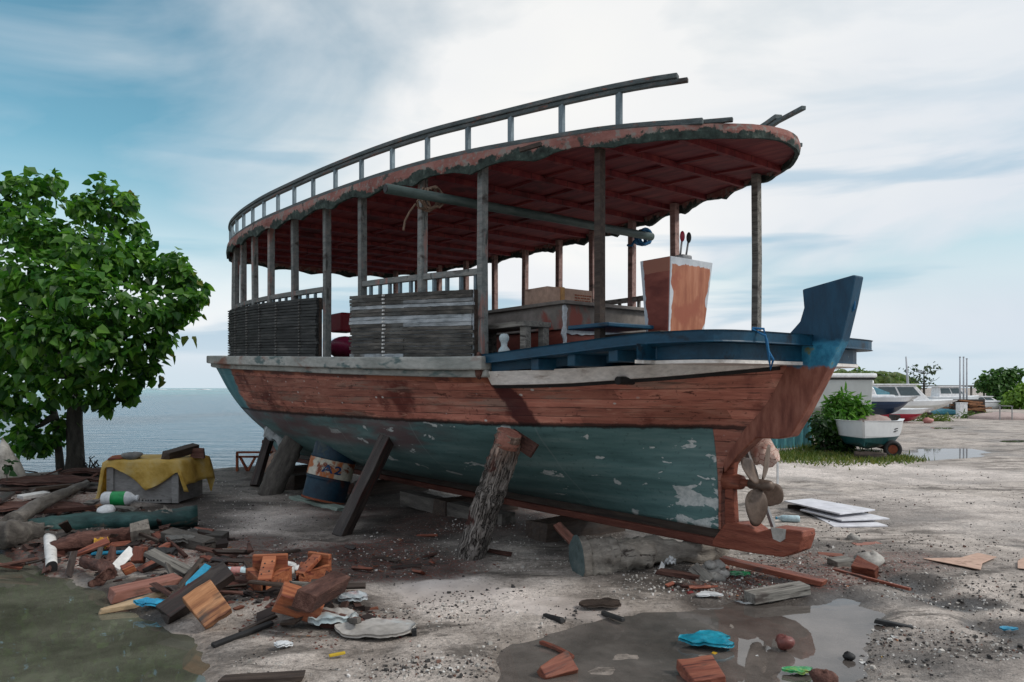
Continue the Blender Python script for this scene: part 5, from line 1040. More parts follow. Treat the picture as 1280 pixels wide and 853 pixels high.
MT_tarp = m = N('yellow_tarp'); v = m.coord('Object'); n1 = m.noise(v, 4, 5, .6); n2 = m.noise(v, 14, 4, .6)
c = m.ramp(n1, [(.3, (.58, .36, .06)), (.5, (.76, .54, .14)), (.7, (.78, .64, .32))]); m.bump(m.math('ADD', n1, m.math('MULTIPLY', n2, .6)), .6, .05); m.fin(c, .5)
tl = m.n('BsdfTranslucent'); m.set(tl.inputs[0], c); mx = m.n('MixShader'); mx.inputs[0].default_value = .4; m.set(mx.inputs[1], m.b.outputs[0]); m.set(mx.inputs[2], tl.outputs[0]); m.t.links.new(mx.outputs[0], m.out.inputs[0])
nxx, nyy = 44, 34; mb = MB(); vs = []
for i in range(nxx):
    for j in range(nyy):
        u = (i/(nxx-1)*2-1); vv = j/(nyy-1)
        x = u*.78; y = -.42+vv*1.5
        w1 = .5+.5*math.sin(u*4.4+.4); dropf = .10+.26*max(0, 1-abs(u-.12)/.62)+.07*w1
        zt = chh+.02+.02*float(fbm(np.array([x*3.]), np.array([y*3.]), 5, 3)[0])
        ox = max(0, abs(x)-cw/2); oy = max(0, -y); zf = 0
        px_, py_ = x, y
        if ox > 0 and x < 0: zt -= ox*.9
        if ox > 0: px_ = math.copysign(cw/2+.03+.16*(1-math.exp(-ox*3))+.03*math.sin(y*11), x); zt -= ox*1.25
        if oy > 0: py_ = -.035-.03*math.sin(x*13)*oy*3-.02*w1; zt -= min(oy*1.0, dropf)
        if y > cd: py_ = cd+.03; zt -= (y-cd)
        vs.append((px_, py_, max(zt, .05)))
mb.add(vs, [(i*nyy+j, (i+1)*nyy+j, (i+1)*nyy+j+1, i*nyy+j+1) for i in range(nxx-1) for j in range(nyy-1)])
tp = obj('tarpaulin', mb, MT_tarp, smooth=True); tp.location = cr.location+Vector((0, 0, .012)); tp.rotation_euler = cr.rotation_euler; sdm = tp.modifiers.new('thick', 'SOLIDIFY'); sdm.thickness = .004
tag(tp, 'torn yellow plastic tarpaulin draped over the grey crate', 'tarpaulin')
def oncrate(x, y, z): return cr.location+Vector((x, y, z))
rock('flat_stone', 'flat grey stone weighing down the tarpaulin', oncrate(-.2, .12, chh+.07), (.17, .14, .055), MT['stone_dark'], seed=8)
plk('timber', 'dark red timber offcut resting on the tarpaulin', 'timber', oncrate(.32, -.02, chh+.08), oncrate(.52, .5, chh+.16), .13, .11, MT['dark_wood'], 10)
plk('brick', 'dark red brick behind the timber offcut on the tarpaulin', 'brick', oncrate(.5, .42, chh+.09), oncrate(.66, .46, chh+.08), .14, .14, MT['rot_wood'])
plk('tile', 'orange tile at the left end of the tarpaulin', 'tile', oncrate(-.48, .05, chh+.05), oncrate(-.3, .1, chh+.07), .2, .025, MT['orange_wood'], 6)
plk('lath', 'pale laths sticking up behind the timber offcut', 'lath', oncrate(.18, .5, chh+.05), oncrate(.36, .75, chh+.17), .06, .012, MT['grey_wood'])
# ------------------------------------------------------------------ loose litter nobody could count
def chips(name, label, n_, regs, size, mat, flat=.25, kind='stuff', zoff=0):
    mb = MB()
    for _ in range(n_):
        px, py, rx, ry = random.choices(regs, [r[2]*r[3] for r in regs])[0]
        while True:
            a_, b_ = random.uniform(-1, 1), random.uniform(-1, 1)
            if a_*a_+b_*b_ < 1: break
        qy = py+b_*ry
        if qy < 497: continue
        p = G(px+a_*rx, qy, 0)
        if float(fbm(np.array([p.x*1.7]), np.array([p.y*1.7]), 91, 3)[0]) < random.uniform(.3, .62): continue
        L = size*random.lognormvariate(0, .5); w_ = L*random.uniform(.25, .9); h_ = L*flat*random.uniform(.5, 1.3)
        z_ = gz_fast(p.x, p.y)+h_*.25
        R = Euler((random.uniform(-.35, .35), random.uniform(-.35, .35), random.uniform(0, 6.3))).to_matrix(); c0 = Vector((p.x, p.y, z_)); jj = lambda: random.uniform(.55, 1)
        mb.add([c0+R@Vector((x*L/2*jj(), y*w_/2*jj(), z2*h_/2)) for x in (-1, 1) for y in (-1, 1) for z2 in (-1, 1)], [(0, 1, 3, 2), (4, 6, 7, 5), (0, 4, 5, 1), (2, 3, 7, 6), (0, 2, 6, 4), (1, 5, 7, 3)])
    return tag(obj(name, mb, mat), label, name.replace('_', ' ').split()[-1], kind=kind)
HG = H.reshape(ny, nx)
def gz_fast(x, y):
    i = int(np.clip(np.searchsorted(xa, x)-1, 0, nx-2)); j = int(np.clip(np.searchsorted(ya, y)-1, 0, ny-2)); fx = (x-xa[i])/(xa[i+1]-xa[i]); fy = (y-ya[j])/(ya[j+1]-ya[j])
    return float((HG[j, i]*(1-fx)+HG[j, i+1]*fx)*(1-fy)+(HG[j+1, i]*(1-fx)+HG[j+1, i+1]*fx)*fy)
def isl(name, stops, rough=.8):
    m = N(name); c = m.ramp(m.island(), stops, 'CONSTANT'); m.fin(c, rough); return m.m
chips('red_shavings', 'red and brown wood shavings strewn over the dirt', 7500, [(140, 695, 150, 25), (330, 735, 120, 40), (440, 690, 110, 16), (520, 705, 110, 18), (1000, 715, 120, 22), (420, 790, 110, 28), (900, 735, 60, 14), (90, 640, 120, 25), (330, 770, 70, 20)], .016,
      isl('shaving_colours', [(0, (.12, .034, .022)), (.3, (.06, .02, .015)), (.55, (.2, .07, .04)), (.7, (.18, .03, .03)), (.8, (.32, .16, .085)), (.87, (.13, .07, .045))]), .15)
chips('wood_shards', 'dark shards of rotten wood covering the rubbish ground', 2600, [(90, 690, 130, 26), (180, 700, 100, 30), (70, 640, 110, 25), (300, 735, 90, 30), (400, 765, 70, 25), (60, 612, 80, 12), (230, 715, 70, 30)], .055,
      isl('shard_colours', [(0, (.022, .014, .012)), (.4, (.05, .024, .018)), (.65, (.09, .032, .024)), (.78, (.035, .03, .028)), (.93, (.17, .06, .035))]), .22)
chips('pale_gravel', 'pale coral gravel scattered on the ground', 9000, [(620, 680, 160, 35), (900, 720, 150, 30), (450, 700, 130, 30), (800, 735, 110, 16), (340, 715, 50, 14), (1080, 740, 200, 60), (1100, 820, 180, 40), (450, 830, 160, 25), (560, 790, 120, 40), (200, 640, 200, 40)], .0105,
      isl('gravel_colours', [(0, (.5, .47, .43)), (.3, (.36, .34, .31)), (.5, (.62, .6, .56)), (.65, (.25, .235, .215)), (.85, (.7, .68, .65))]), .6)
chips('dark_gravel', 'dark stones and charcoal bits scattered on the ground', 9000, [(560, 800, 130, 50), (640, 760, 140, 25), (1120, 740, 180, 90), (1150, 640, 140, 60), (330, 650, 90, 40), (470, 710, 130, 25), (1100, 810, 180, 40), (450, 825, 150, 28)], .0095,
      isl('dark_gravel_colours', [(0, (.05, .047, .045)), (.4, (.1, .09, .085)), (.7, (.03, .028, .027)), (.88, (.15, .08, .06))]), .6)
chips('bright_litter', 'tiny bright scraps of plastic litter on the ground', 150, [(140, 690, 150, 30), (420, 790, 110, 30), (1000, 800, 130, 40), (340, 730, 100, 30), (1000, 720, 110, 20), (560, 800, 80, 30)], .024,
      isl('litter_colours', [(0, (.6, .6, .58)), (.35, (.02, .25, .4)), (.5, (.5, .3, .03)), (.62, (.45, .05, .05)), (.8, (.5, .2, .08)), (.92, (.05, .3, .15))], .4), .2)
# ------------------------------------------------------------------ trees and shrubs
def leaf_mat(name, cols, trans=.35, rough=.5):
    m = N(name); c = m.ramp(m.island(), [(i/max(1, len(cols)-1), k) for i, k in enumerate(cols)]); m.fin(c, rough, 0, .4)
    t = m.n('BsdfTranslucent'); m.set(t.inputs[0], m.mix(1, c, (1.15, 1.35, .6), 'MULTIPLY')); mx = m.n('MixShader'); mx.inputs[0].default_value = trans; m.set(mx.inputs[1], m.b.outputs[0]); m.set(mx.inputs[2], t.outputs[0]); m.t.links.new(mx.outputs[0], m.out.inputs[0]); return m.m
def leaves(clumps, size, droop=.5, shape=((0, 0), (-.48, .3), (-.3, .75), (0, 1.15), (.3, .75), (.48, .3)), seed=1, hang=.35, shell=.5):
    """clumps: (centre, (rx,ry,rz), count); every leaf is a small folded blade"""
    rg = np.random.default_rng(seed); mb = MB(); sh = np.array(shape, float)
    for c, r, n_ in clumps:
        c = np.array(c); r = np.array(r if isinstance(r, (tuple, list)) else (r, r, r))
        for _ in range(n_):
            d = rg.normal(size=3); d /= np.linalg.norm(d)+1e-9; rad = shell+(1-shell)*rg.random()**.7 if rg.random() < .75 else rg.random()
            p = c+d*r*rad
            out = d*.7+np.array([0, 0, .5])+rg.normal(size=3)*.45; out /= np.linalg.norm(out)
            tip = d*.8+np.array([0, 0, -hang-droop*rg.random()])+rg.normal(size=3)*.5; tip -= out*np.dot(tip, out)*.8; tip /= np.linalg.norm(tip)+1e-9
            sd = np.cross(tip, out); sd /= np.linalg.norm(sd)+1e-9; nn = np.cross(sd, tip)
            s = size*rg.uniform(.5, 1.25); up = .16+.1*rg.random(); vs = []
            for k, (a, b) in enumerate(sh):
                z_ = (abs(a)*up*1.6-.22*b*b*droop)
                vs.append(p+s*(a*sd+b*tip+z_*nn))
            h = len(sh)//2; mb.add(vs, [tuple(range(0, h+1)), (0,)+tuple(range(h, len(sh)))])
    return mb
bark2 = surf('tree_bark', [(.025, .024, .021), (.06, .056, .048), (.11, .1, .085)], 4, (3, 3, 1), .9, .5, vary=.1)
def limb(mb, a, b, r0, r1, n=7, w=.06):
    a, b = Vector(a), Vector(b); L = (b-a).length; pts = [a.lerp(b, i/5)+Vector((random.uniform(-w, w), random.uniform(-w, w), random.uniform(-w, w)))*L*(0 if i in (0, 5) else 1)+Vector((0, 0, -.08*L*math.sin(PI*i/5)*(1 if b.z > a.z else -1))) for i in range(6)]
    mb.tube(pts, [r0+(r1-r0)*i/5 for i in range(6)], n, jit=.06)
tb = G(93, 597, -.05); tree = thing('broadleaf_tree', 'leafy green tree with heart shaped leaves at the water edge', 'tree', tb)
cl = []
Yt = tb.y; rp = Yt/F
for px, py, r, dy in ((40, 240, 34, 0), (5, 255, 36, .3), (-40, 270, 50, 0), (30, 285, 42, -.7), (75, 300, 42, -.3), (128, 268, 26, .2), (112, 250, 16, 0), (158, 254, 15, 0), (166, 285, 20, .3), (120, 315, 42, -.9), (165, 330, 36, -.2), (200, 345, 28, .2), (228, 346, 18, 0), (238, 378, 14, 0), (205, 385, 32, -.3), (165, 385, 40, -1.0),
                      (110, 370, 48, -1.5), (60, 350, 48, -1.4), (10, 340, 50, -1.2), (-45, 340, 55, 0), (-60, 410, 55, 0), (0, 410, 52, -1.4), (60, 415, 50, -1.6), (115, 430, 46, -1.4), (165, 430, 34, -.6), (196, 415, 24, 0), (186, 455, 18, .1), (150, 470, 28, -.4), (105, 480, 36, -.9), (55, 475, 42, -1.1),
                      (5, 470, 42, -.9), (-45, 470, 45, 0), (130, 500, 16, .1), (160, 492, 12, .2), (40, 512, 18, -.3), (8, 503, 20, -.5), (55, 548, 13, -.4), (40, 556, 17, -.7), (30, 540, 12, -.6), (75, 530, 14, 0), (100, 340, 46, .9), (40, 390, 55, 1.2), (120, 410, 36, 1.1), (50, 440, 42, 1.0), (60, 300, 30, 1.0), (-10, 440, 50, 1.2)):
    c = GY(px, py, Yt+dy*.9)-tb; R = r*rp*(1+dy*.05); cl.append((c, (R*.96, R*1.0, R*.74), int(30+r*r*.085)))
for i in range(70):
    px, py = random.choice([(130, 245), (160, 250), (45, 218), (70, 235), (175, 300), (220, 325), (240, 345), (246, 372), (225, 400), (205, 430), (190, 465), (165, 488), (135, 505), (60, 550), (30, 552), (100, 255), (15, 228), (190, 318), (20, 530)])
    r = random.uniform(6, 13); c = GY(px-4+random.gauss(0, 6), py+random.gauss(0, 7), Yt+random.uniform(-.5, .5))-tb; R = r*rp; cl.append((c, (R*1.2, R, R*.7), int(r*1.5)))
crown = leaves([(c, r, int(n_*1.3)) for c, r, n_ in cl], .162, seed=3, shell=.45)
obj('crown', crown, leaf_mat('tree_leaves', [(.014, .06, .012), (.028, .105, .018), (.045, .15, .022), (.065, .185, .028), (.095, .22, .035), (.11, .26, .04), (.15, .29, .045)], .45, .38), tree)
tw = leaves([(GY(x, y, Yt)-tb, .1, 3) for x, y in ((247, 355), (240, 340), (254, 371), (247, 395), (236, 420), (212, 440), (160, 242), (147, 250), (200, 470))], .17, seed=9); obj('twig_leaves', tw, leaf_mat('yellowing_leaves', [(.05, .13, .02), (.2, .17, .03), (.1, .15, .02)], .3), tree)
mb = MB(); top = GY(95, 470, Yt)-tb
mb.tube([(0, 0, -.15), (.02, 0, .4), (-.03, .05, 1.0), (.03, 0, 1.6), top], [.2, .15, .135, .125, .1], 12, jit=.06); mb.tube([(-.3, .1, -.1), (-.35, .1, .5), (-.38, .05, 1.1), (-.7, .2, 1.9)], [.085, .07, .065, .05], 9, jit=.06)
for px, py, dy in ((40, 280, 0), (130, 290, 0), (200, 350, 0), (10, 400, -.6), (160, 420, -.5), (60, 340, -.8), (100, 360, .8), (-40, 400, 0), (40, 540, -.4)): limb(mb, top if py < 500 else Vector((-.38, .05, 1.1)), GY(px, py, Yt+dy)-tb, .08, .02)
obj('trunk', mb, bark2, tree, smooth=True)
p = GY(8, 590, 11.6); pl = thing('leafy_shoot', 'small round leaved shoot in front of the pale boulder', 'plant', p)
obj('leaf_cluster', leaves([((0, 0, .1), (.09, .06, .12), 14)], .1, seed=12), leaf_mat('shoot_leaves', [(.015, .05, .02), (.03, .09, .03)]), pl)
mb = MB(); mb.tube([(0, 0, -.3), (.01, 0, -.1), (0, 0, .1)], .008, 6); obj('stem', mb, bark2, pl)
p = G(112, 594, .0); pl = thing('bare_shrub', 'small dark bare shrub between the tree and the crate', 'shrub', p); mb = MB()
for i in range(9): a_ = random.uniform(0, 6.3); limb(mb, (0, 0, 0), (math.cos(a_)*.2, math.sin(a_)*.1, random.uniform(.15, .42)), .022, .008, 6, .2)
obj('twigs', mb, MT['black'], pl)
# grass and bushes by the little dinghy
Gr = [(1010, 573, 40, 7), (1060, 574, 60, 8), (1110, 575, 40, 6), (985, 572, 20, 5), (1030, 565, 30, 6)]
mb = MB()
for _ in range(5200):
    px, py, rx, ry = random.choice(Gr); a_, b_ = random.gauss(0, .5), random.gauss(0, .5); p = G(px+a_*rx, py+b_*ry); h_ = random.uniform(.03, .12)*(1+.8*(py+b_*ry < 566)); an = random.uniform(0, 6.3); dx, dy = math.cos(an)*.02, math.sin(an)*.02; z_ = gz_fast(p.x, p.y); ln = Vector((random.uniform(-.08, .08), random.uniform(-.08, .08), h_))
    mb.add([(p.x-dx, p.y-dy, z_-.01), (p.x+dx, p.y+dy, z_-.01), (p.x+ln.x, p.y+ln.y, z_+ln.z)], [(0, 1, 2)])
tag(obj('grass', mb, leaf_mat('grass_blades', [(.05, .1, .015), (.1, .15, .02), (.19, .18, .04)], .2)), 'green and yellowing grass at the foot of the bushes', 'grass', kind='stuff')
lance = ((0, 0), (-.16, .35), (-.12, .8), (0, 1.2), (.12, .8), (.16, .35))
def bush(name, label, cat, base, cl, size, cols, seed, stems=4, shape=lance, hang=.1):
    t0 = thing(name, label, cat, base); obj('foliage', leaves([(Vector(c)-base, r, n_) for c, r, n_ in cl], size, seed=seed, shape=shape, hang=hang), leaf_mat(name+'_leaves', cols), t0)
    mb = MB()
    for i in range(stems):
        c = random.choice(cl)[0]; limb(mb, (random.uniform(-.1, .1), 0, -.05), Vector(c)-base, .04, .012, 6)
    obj('stem', mb, bark2, t0); return t0
Yb = 18.3; cg = [(GY(x, y, Yb+d), (r*Yb/F, r*Yb/F, r*Yb/F), int(r*r*.75)) for x, y, r, d in ((1053, 496, 9, 0), (1047, 508, 13, 0), (1060, 515, 14, .1), (1072, 508, 12, 0), (1080, 517, 9, 0), (1050, 525, 16, -.2), (1066, 530, 15, 0), (1040, 537, 14, -.2), (1055, 545, 15, -.3), (1044, 500, 8, 0), (1034, 520, 13, .1), (1058, 505, 12, .2), (1040, 508, 10, 0), (1070, 522, 13, .1), (1030, 535, 12, .1))]
bush('light_green_bush', 'bright light green bush beside the white and teal dinghy', 'bush', G(1052, 563), cg, .2, [(.04, .13, .015), (.08, .21, .025), (.14, .28, .04)], 21)
cg = [(GY(x, y, 17.9+d), (r*.0195, r*.0195, r*.0195), int(r*r*.6)) for x, y, r, d in ((1028, 530, 12, 0), (1022, 545, 12, 0), (1035, 548, 13, 0), (1040, 560, 12, -.1), (1055, 562, 10, -.1), (1025, 560, 9, 0), (1018, 525, 8, .1))]
bush('dark_green_bush', 'dark small leaved bush against the teal sheet fence', 'bush', G(1034, 569), cg, .12, [(.01, .03, .01), (.02, .06, .015), (.04, .09, .02)], 22, shape=((0, 0), (-.4, .3), (-.3, .75), (0, 1), (.3, .75), (.4, .3)))
def far_tree(name, label, base, cl, size, cols, seed, trunk_r=.15, top=None, group=None, dens=.5):
    t0 = thing(name, label, 'tree', base, 0, group); Y_ = base.y; k = Y_/F
    C = [(GY(x, y, Y_+d*k)-base, (r*k, r*k*1.1, r*k*.8), max(12, int(r*r*dens))) for x, y, r, d in cl]
    obj('crown', leaves(C, size, seed=seed), leaf_mat(name+'_leaves', cols, .25), t0); mb = MB(); top = C[0][0]
    mb.tube([(0, 0, -.2), tuple(top*.5), tuple(top)], [trunk_r*1.3, trunk_r, trunk_r*.5], 8)
    for c, r, n_ in C[1:]: limb(mb, top*.5, c, trunk_r*.4, trunk_r*.12, 5)
    obj('trunk', mb, bark2, t0); return t0
tg = 'trees beyond the boatyard'
def gb(px, Y_): return Vector(((px-640)/F*Y_, Y_, gz((px-640)/F*Y_, Y_)))
far_tree('round_tree', 'dark round topped tree at the right beyond the sand heap', gb(1252, 62), [(1248, 485, 16, 0), (1255, 470, 13, 0), (1240, 473, 12, 0), (1263, 479, 12, 10), (1232, 478, 8, 0), (1268, 466, 8, 0), (1262, 497, 14, 0), (1247, 500, 12, -10), (1228, 482, 5, 0), (1272, 470, 5, 0)], .32, [(.02, .07, .015), (.05, .13, .025), (.09, .19, .04)], 31, group=tg, dens=1.9)
far_tree('yellow_green_tree', 'yellow green bush tree cut by the right edge', gb(1285, 55), [(1285, 492, 16, 0), (1272, 497, 13, 0), (1296, 488, 14, 0), (1262, 504, 9, 0), (1280, 506, 12, -5), (1300, 505, 14, 0)], .28, [(.08, .17, .02), (.14, .26, .03), (.2, .32, .05)], 32, group=tg, dens=1.9)
far_tree('feathery_tree', 'pale feathery tree left of the dark round tree', gb(1230, 70), [(1230, 478, 8, 0), (1226, 484, 7, 0), (1236, 488, 7, 0), (1222, 477, 5, 0)], .35, [(.05, .1, .03), (.1, .16, .05)], 33, .08, group=tg)
for i, (px, pys, lb) in enumerate(((1060, 462, 'palm in front of the hedge, next to the blue stern'), (1085, 466, 'middle palm over the roof of the white cabin cruiser'), (1108, 467, 'rightmost palm above the cabin cruiser roof'))):
    b0 = gb(px, 58); t0 = thing('palm_tree', lb, 'tree', b0, 0, 'palms behind the boats'); tp_ = GY(px, pys+4, 58)-b0; mb = MB(); mb.tube([(0, 0, -.2), tuple(tp_*.5+Vector((.1, 0, 0))), tuple(tp_)], [.2, .14, .12], 8); obj('trunk', mb, bark2, t0)
    mb = MB()
    for k in range(17):
        an = 2*PI*k/17+random.uniform(-.2, .2); el = random.uniform(-.1, .9); L = random.uniform(1.4, 2.1); pts = []
        for j in range(7):
            u = j/6; pts.append(tp_+Vector((math.cos(an)*L*u, math.sin(an)*L*u, el*L*u-.9*L*u*u*.8)))
        for j in range(6):
            d = pts[j+1]-pts[j]; sd = d.cross(Vector((0, 0, 1))).normalized()
            for s_ in (-1, 1):
                for q_ in range(3):
                    a_ = pts[j].lerp(pts[j+1], q_/3); w_ = .5*math.sin(PI*min(1, (j+q_/3)/6*.9+.08)); b_ = a_+sd*s_*w_+d.normalized()*.25+Vector((0, 0, -.25)); n2_ = d.normalized()*.06
                    mb.add([a_-n2_, a_+n2_, b_], [(0, 1, 2)])
    obj('fronds', mb, leaf_mat('palm_fronds', [(.04, .09, .015), (.1, .16, .03), (.16, .18, .05)], .3), t0)
for i, (px0, Yf, pyt, lb) in enumerate(((1040, 66, 463, 'low green thicket behind the cabin cruiser, next to the blue stern'), (1075, 68, 464, 'tallest green thicket behind the cabin cruiser'), (1105, 70, 468, 'green thicket right of the palms'), (1128, 72, 474, 'lowest thicket at the right end behind the cruiser roof'))):
    far_tree('thicket', lb, gb(px0, Yf), [(px0+random.uniform(-14, 14), random.uniform(pyt+3, 488), random.uniform(7, 11), random.uniform(-10, 10)) for _ in range(9)], .34, [(.04, .1, .015), (.1, .19, .03), (.17, .27, .04)], 40+i, .1, group=tg, dens=1.4)
b0 = gb(1155, 60); bt = thing('bare_tree', 'thin nearly bare tree behind the cabin cruiser', 'tree', b0, 0, tg); mb = MB(); tp_ = GY(1155, 462, 60)-b0; mb.tube([(0, 0, 0), tuple(tp_*.6), tuple(tp_)], [.12, .08, .03], 7)
for k in range(16): 
    u = random.uniform(.45, .95); an = random.uniform(0, 6.3); limb(mb, tp_*u, tp_*u+Vector((math.cos(an)*1.1, math.sin(an)*1.1, random.uniform(.2, .7))), .035, .012, 5)
obj('trunk', mb, bark2, bt); obj('crown', leaves([(tp_*random.uniform(.55, 1)+Vector((random.uniform(-1.3, 1.3), random.uniform(-1, 1), random.uniform(-.1, .4))), .4, 9) for _ in range(14)], .25, seed=51), leaf_mat('sparse_leaves', [(.03, .06, .03), (.07, .1, .05)]), bt)
bush('shore_weeds', 'low yellow weeds between the red boat and the brown pile', 'weeds', G(1160, 523), [(G(x, 523, .15), (.5, .4, .18), 60) for x in (1148, 1156, 1163, 1172, 1178)], .22, [(.08, .13, .02), (.16, .2, .04)], 61, 2)
bush('shore_weeds', 'green weeds at the foot of the brown pile', 'weeds', G(1215, 520), [(G(x, 520, .15), (.6, .4, .2), 60) for x in (1206, 1216, 1226)], .22, [(.05, .1, .02), (.1, .16, .03)], 62, 2)
# ------------------------------------------------------------------ boats and sheds in the background
teal_sheet = surf('teal_sheet', [(.05, .2, .23), (.09, .28, .31), (.15, .34, .37)], 2, (6, 6, 1), .55, .1, vary=.05)
a, b = G(975, 562), G(1016, 561); fe = thing('sheet_fence', 'teal corrugated sheet fence behind the stern', 'fence', (a+b)/2)
mb = MB(); k = 44; vs = []
for i in range(k+1):
    x = -1.6+2.0*i/k; vs += [(x, .025*math.sin(i*1.3), -.1), (x, .025*math.sin(i*1.3), 1.62), (x, .025*math.sin(i*1.3)+.012, 1.62), (x, .025*math.sin(i*1.3)+.012, -.1)]
mb.rings([[Vector(v_) for v_ in vs[4*i:4*i+4]] for i in range(k+1)]); obj('sheet', mb, teal_sheet, fe)
for x in (-1.55, -.5, .42): mb = MB(); mb.box((x, .06, .75), (.06, .06, 1.7)); obj('post', mb, MT['grey_wood'], fe)
def bhull(mb, L, Wd, H_, keelr=.25, bowf=1.0, tr_w=.85, sheer=.15, n_=26):
    """closed boat hull along +x (bow), z from 0; returns mb"""
    rs = []
    for i in range(n_+1):
        u = i/n_; x = L*(u-.5); w_ = Wd/2*(tr_w+(1-tr_w)*math.sin(PI*min(u/.5, 1)/2)) if u < .5 else Wd/2*max(.02, (1-((u-.5)/.5)**(2.2*bowf)))
        zk = keelr*H_*(max(0, (u-.55)/.45)**2)*2.2; zk = min(zk, H_*.8); zt = H_*(1+sheer*u*u); xs_ = x+L*.06*u**3
        zc = zk+(zt-zk)*.38
        rs.append([Vector((x, 0, zk)), Vector((x, w_*.78, zc)), Vector((x+.3*(xs_-x), w_*.93, zc+(zt-zc)*.35)), Vector((xs_, w_, zt)), Vector((xs_, w_*.9, zt)), Vector((xs_, 0, zt-.04)), Vector((xs_, -w_*.9, zt)), Vector((xs_, -w_, zt)), Vector((x+.3*(xs_-x), -w_*.93, zc+(zt-zc)*.35)), Vector((x, -w_*.78, zc))])
    return mb.rings(rs)
def hullpaint(name, low, up, split, stripe=None, s2=None):
    m = N(name); z_ = m.sep(m.coord('Object'))[2]; n1 = m.noise(m.coord('Object'), 2, 4, .6); c = m.mix(m.mask(z_, split-.005, split+.005), low, up)
    if stripe: c = m.mix(m.math('MULTIPLY', m.mask(z_, s2[0]-.004, s2[0]+.004), m.mask(z_, s2[1]+.004, s2[1]-.004)), c, stripe)
    c = m.mix(.5, c, m.ramp(n1, [(.3, .75), (.7, 1.1)]), 'MULTIPLY'); m.fin(c, .35, 0, .5); return m.m
# the dinghy on the wheel
p = G(1097, 573); dg = thing('dinghy', 'small white dinghy with teal bottom parked beside the bush', 'boat', p+Vector((.38, 1.2, .13)), math.radians(-119))
dp = hullpaint('dinghy_paint', (.01, .07, .075), (.66, .68, .69), .35)
def pram():
    mb = MB(); rs = []; n_ = 26; L = 3.0
    for i in range(n_+1):
        u = i/n_; x = L*(u-.42); k = 1 if u < .5 else max(.03, 1-((u-.5)/.5)**2.2*.98); w_ = .72*k; lift = .14*max(0, (u-.5)/.5)**2; zt = .66+.05*u*u; x2 = x+.16*u**4
        rs.append([Vector((x, 0, .02+lift)), Vector((x, w_*.72, .13+lift)), Vector((x+.4*(x2-x), w_*.92, .34+lift*.4)), Vector((x2, w_, zt)), Vector((x2+.02, w_*1.04, zt+.03)), Vector((x2, w_*.86, zt+.03)), Vector((x, w_*.8, zt-.22)), Vector((x, -w_*.8, zt-.22)), Vector((x2, -w_*.86, zt+.03)), Vector((x2+.02, -w_*1.04, zt+.03)), Vector((x2, -w_, zt)), Vector((x+.4*(x2-x), -w_*.92, .34+lift*.4)), Vector((x, -w_*.72, .13+lift))])
    return mb.rings(rs)
obj('hull', pram(), dp, dg, bevel=.01)
mb = MB(); mb.ball((-.35, 0, .62), (.7, .5, .2), 14, 8, .05); obj('foredeck', mb, surf('pink_grey', [(.26, .19, .17), (.36, .28, .25)], 3, vary=0), dg, bevel=.03)
mb = MB(); mb.box((.95, .56, .52), (.32, .02, .018), Euler((0, .12, -.55))); obj('trim_line', mb, MT['black'], dg); mb = MB(); mb.box((.95, .555, .465), (.32, .02, .018), Euler((0, .12, -.55))); obj('trim_line', mb, MT['black'], dg)
wl = thing('trailer_wheel', 'rusty trailer wheel under the white and teal dinghy', 'wheel', G(1117, 573)+Vector((0, .05, .2)), -.2)
def tyre(mb, R, r, w_): 
    rs = []
    for i in range(24):
        a_ = 2*PI*i/24; rs.append([Vector(((R+r*math.cos(2*PI*j/10))*math.cos(a_), w_*math.sin(2*PI*j/10), (R+r*math.cos(2*PI*j/10))*math.sin(a_))) for j in range(10)])
    rs.append(rs[0]); return mb.rings(rs, caps=False)
obj('tyre', tyre(MB(), .15, .055, .07), MT['black'], wl, smooth=True); mb = MB(); mb.tube([(0, -.04, 0), (0, .04, 0)], .1, 16); obj('rim', mb, MT['rust'], wl)
mb = MB(); mb.box((0, .55, -.02), (.08, 1.1, .06)); obj('axle', mb, MT['rust'], wl)
log('mooring_log', 'dark log carrying the dinghy bow', 'log', [G(1068, 570, .08), G(1108, 572, .08)], [.1, .09], MT['dark_wood'])
# big white hull behind the bush
p = gb(1044, 23.5); bw = thing('white_boat', 'large white boat hull raised on blocks behind the light green bush', 'boat', p+Vector((-1.9, 0, .5)), math.radians(4))
wpnt = hullpaint('white_hull_paint', (.45, .49, .48), (.5, .53, .52), .5, None)
mb = MB(); rs = []
for i in range(13):
    u = i/12; x = -2.6+5.2*u; k = 1; z0 = .0; rs.append([Vector((x+.0, -1.0, z0+.5)), Vector((x-.02, -1.12, 1.38)), Vector((x, 1.0, 1.38)), Vector((x, .9, z0+.4)), Vector((x, 0, z0-.1))])
mb.rings(rs); obj('hull', mb, wpnt, bw, bevel=.04)
mb = MB(); mb.box((.03, 0, 1.48), (5.3, 2.36, .13)); obj('gunwale', mb, MT['gel_white'], bw, bevel=.04); mb = MB(); mb.box((.01, 0, 1.385), (5.25, 2.28, .06)); obj('rub_strip', mb, MT['black'], bw)
for x in (-2, -.2, 1.9): mb = MB(); mb.box((x, 0, -.25), (.3, .8, .5)); obj('block', mb, MT['dark_wood'], bw)
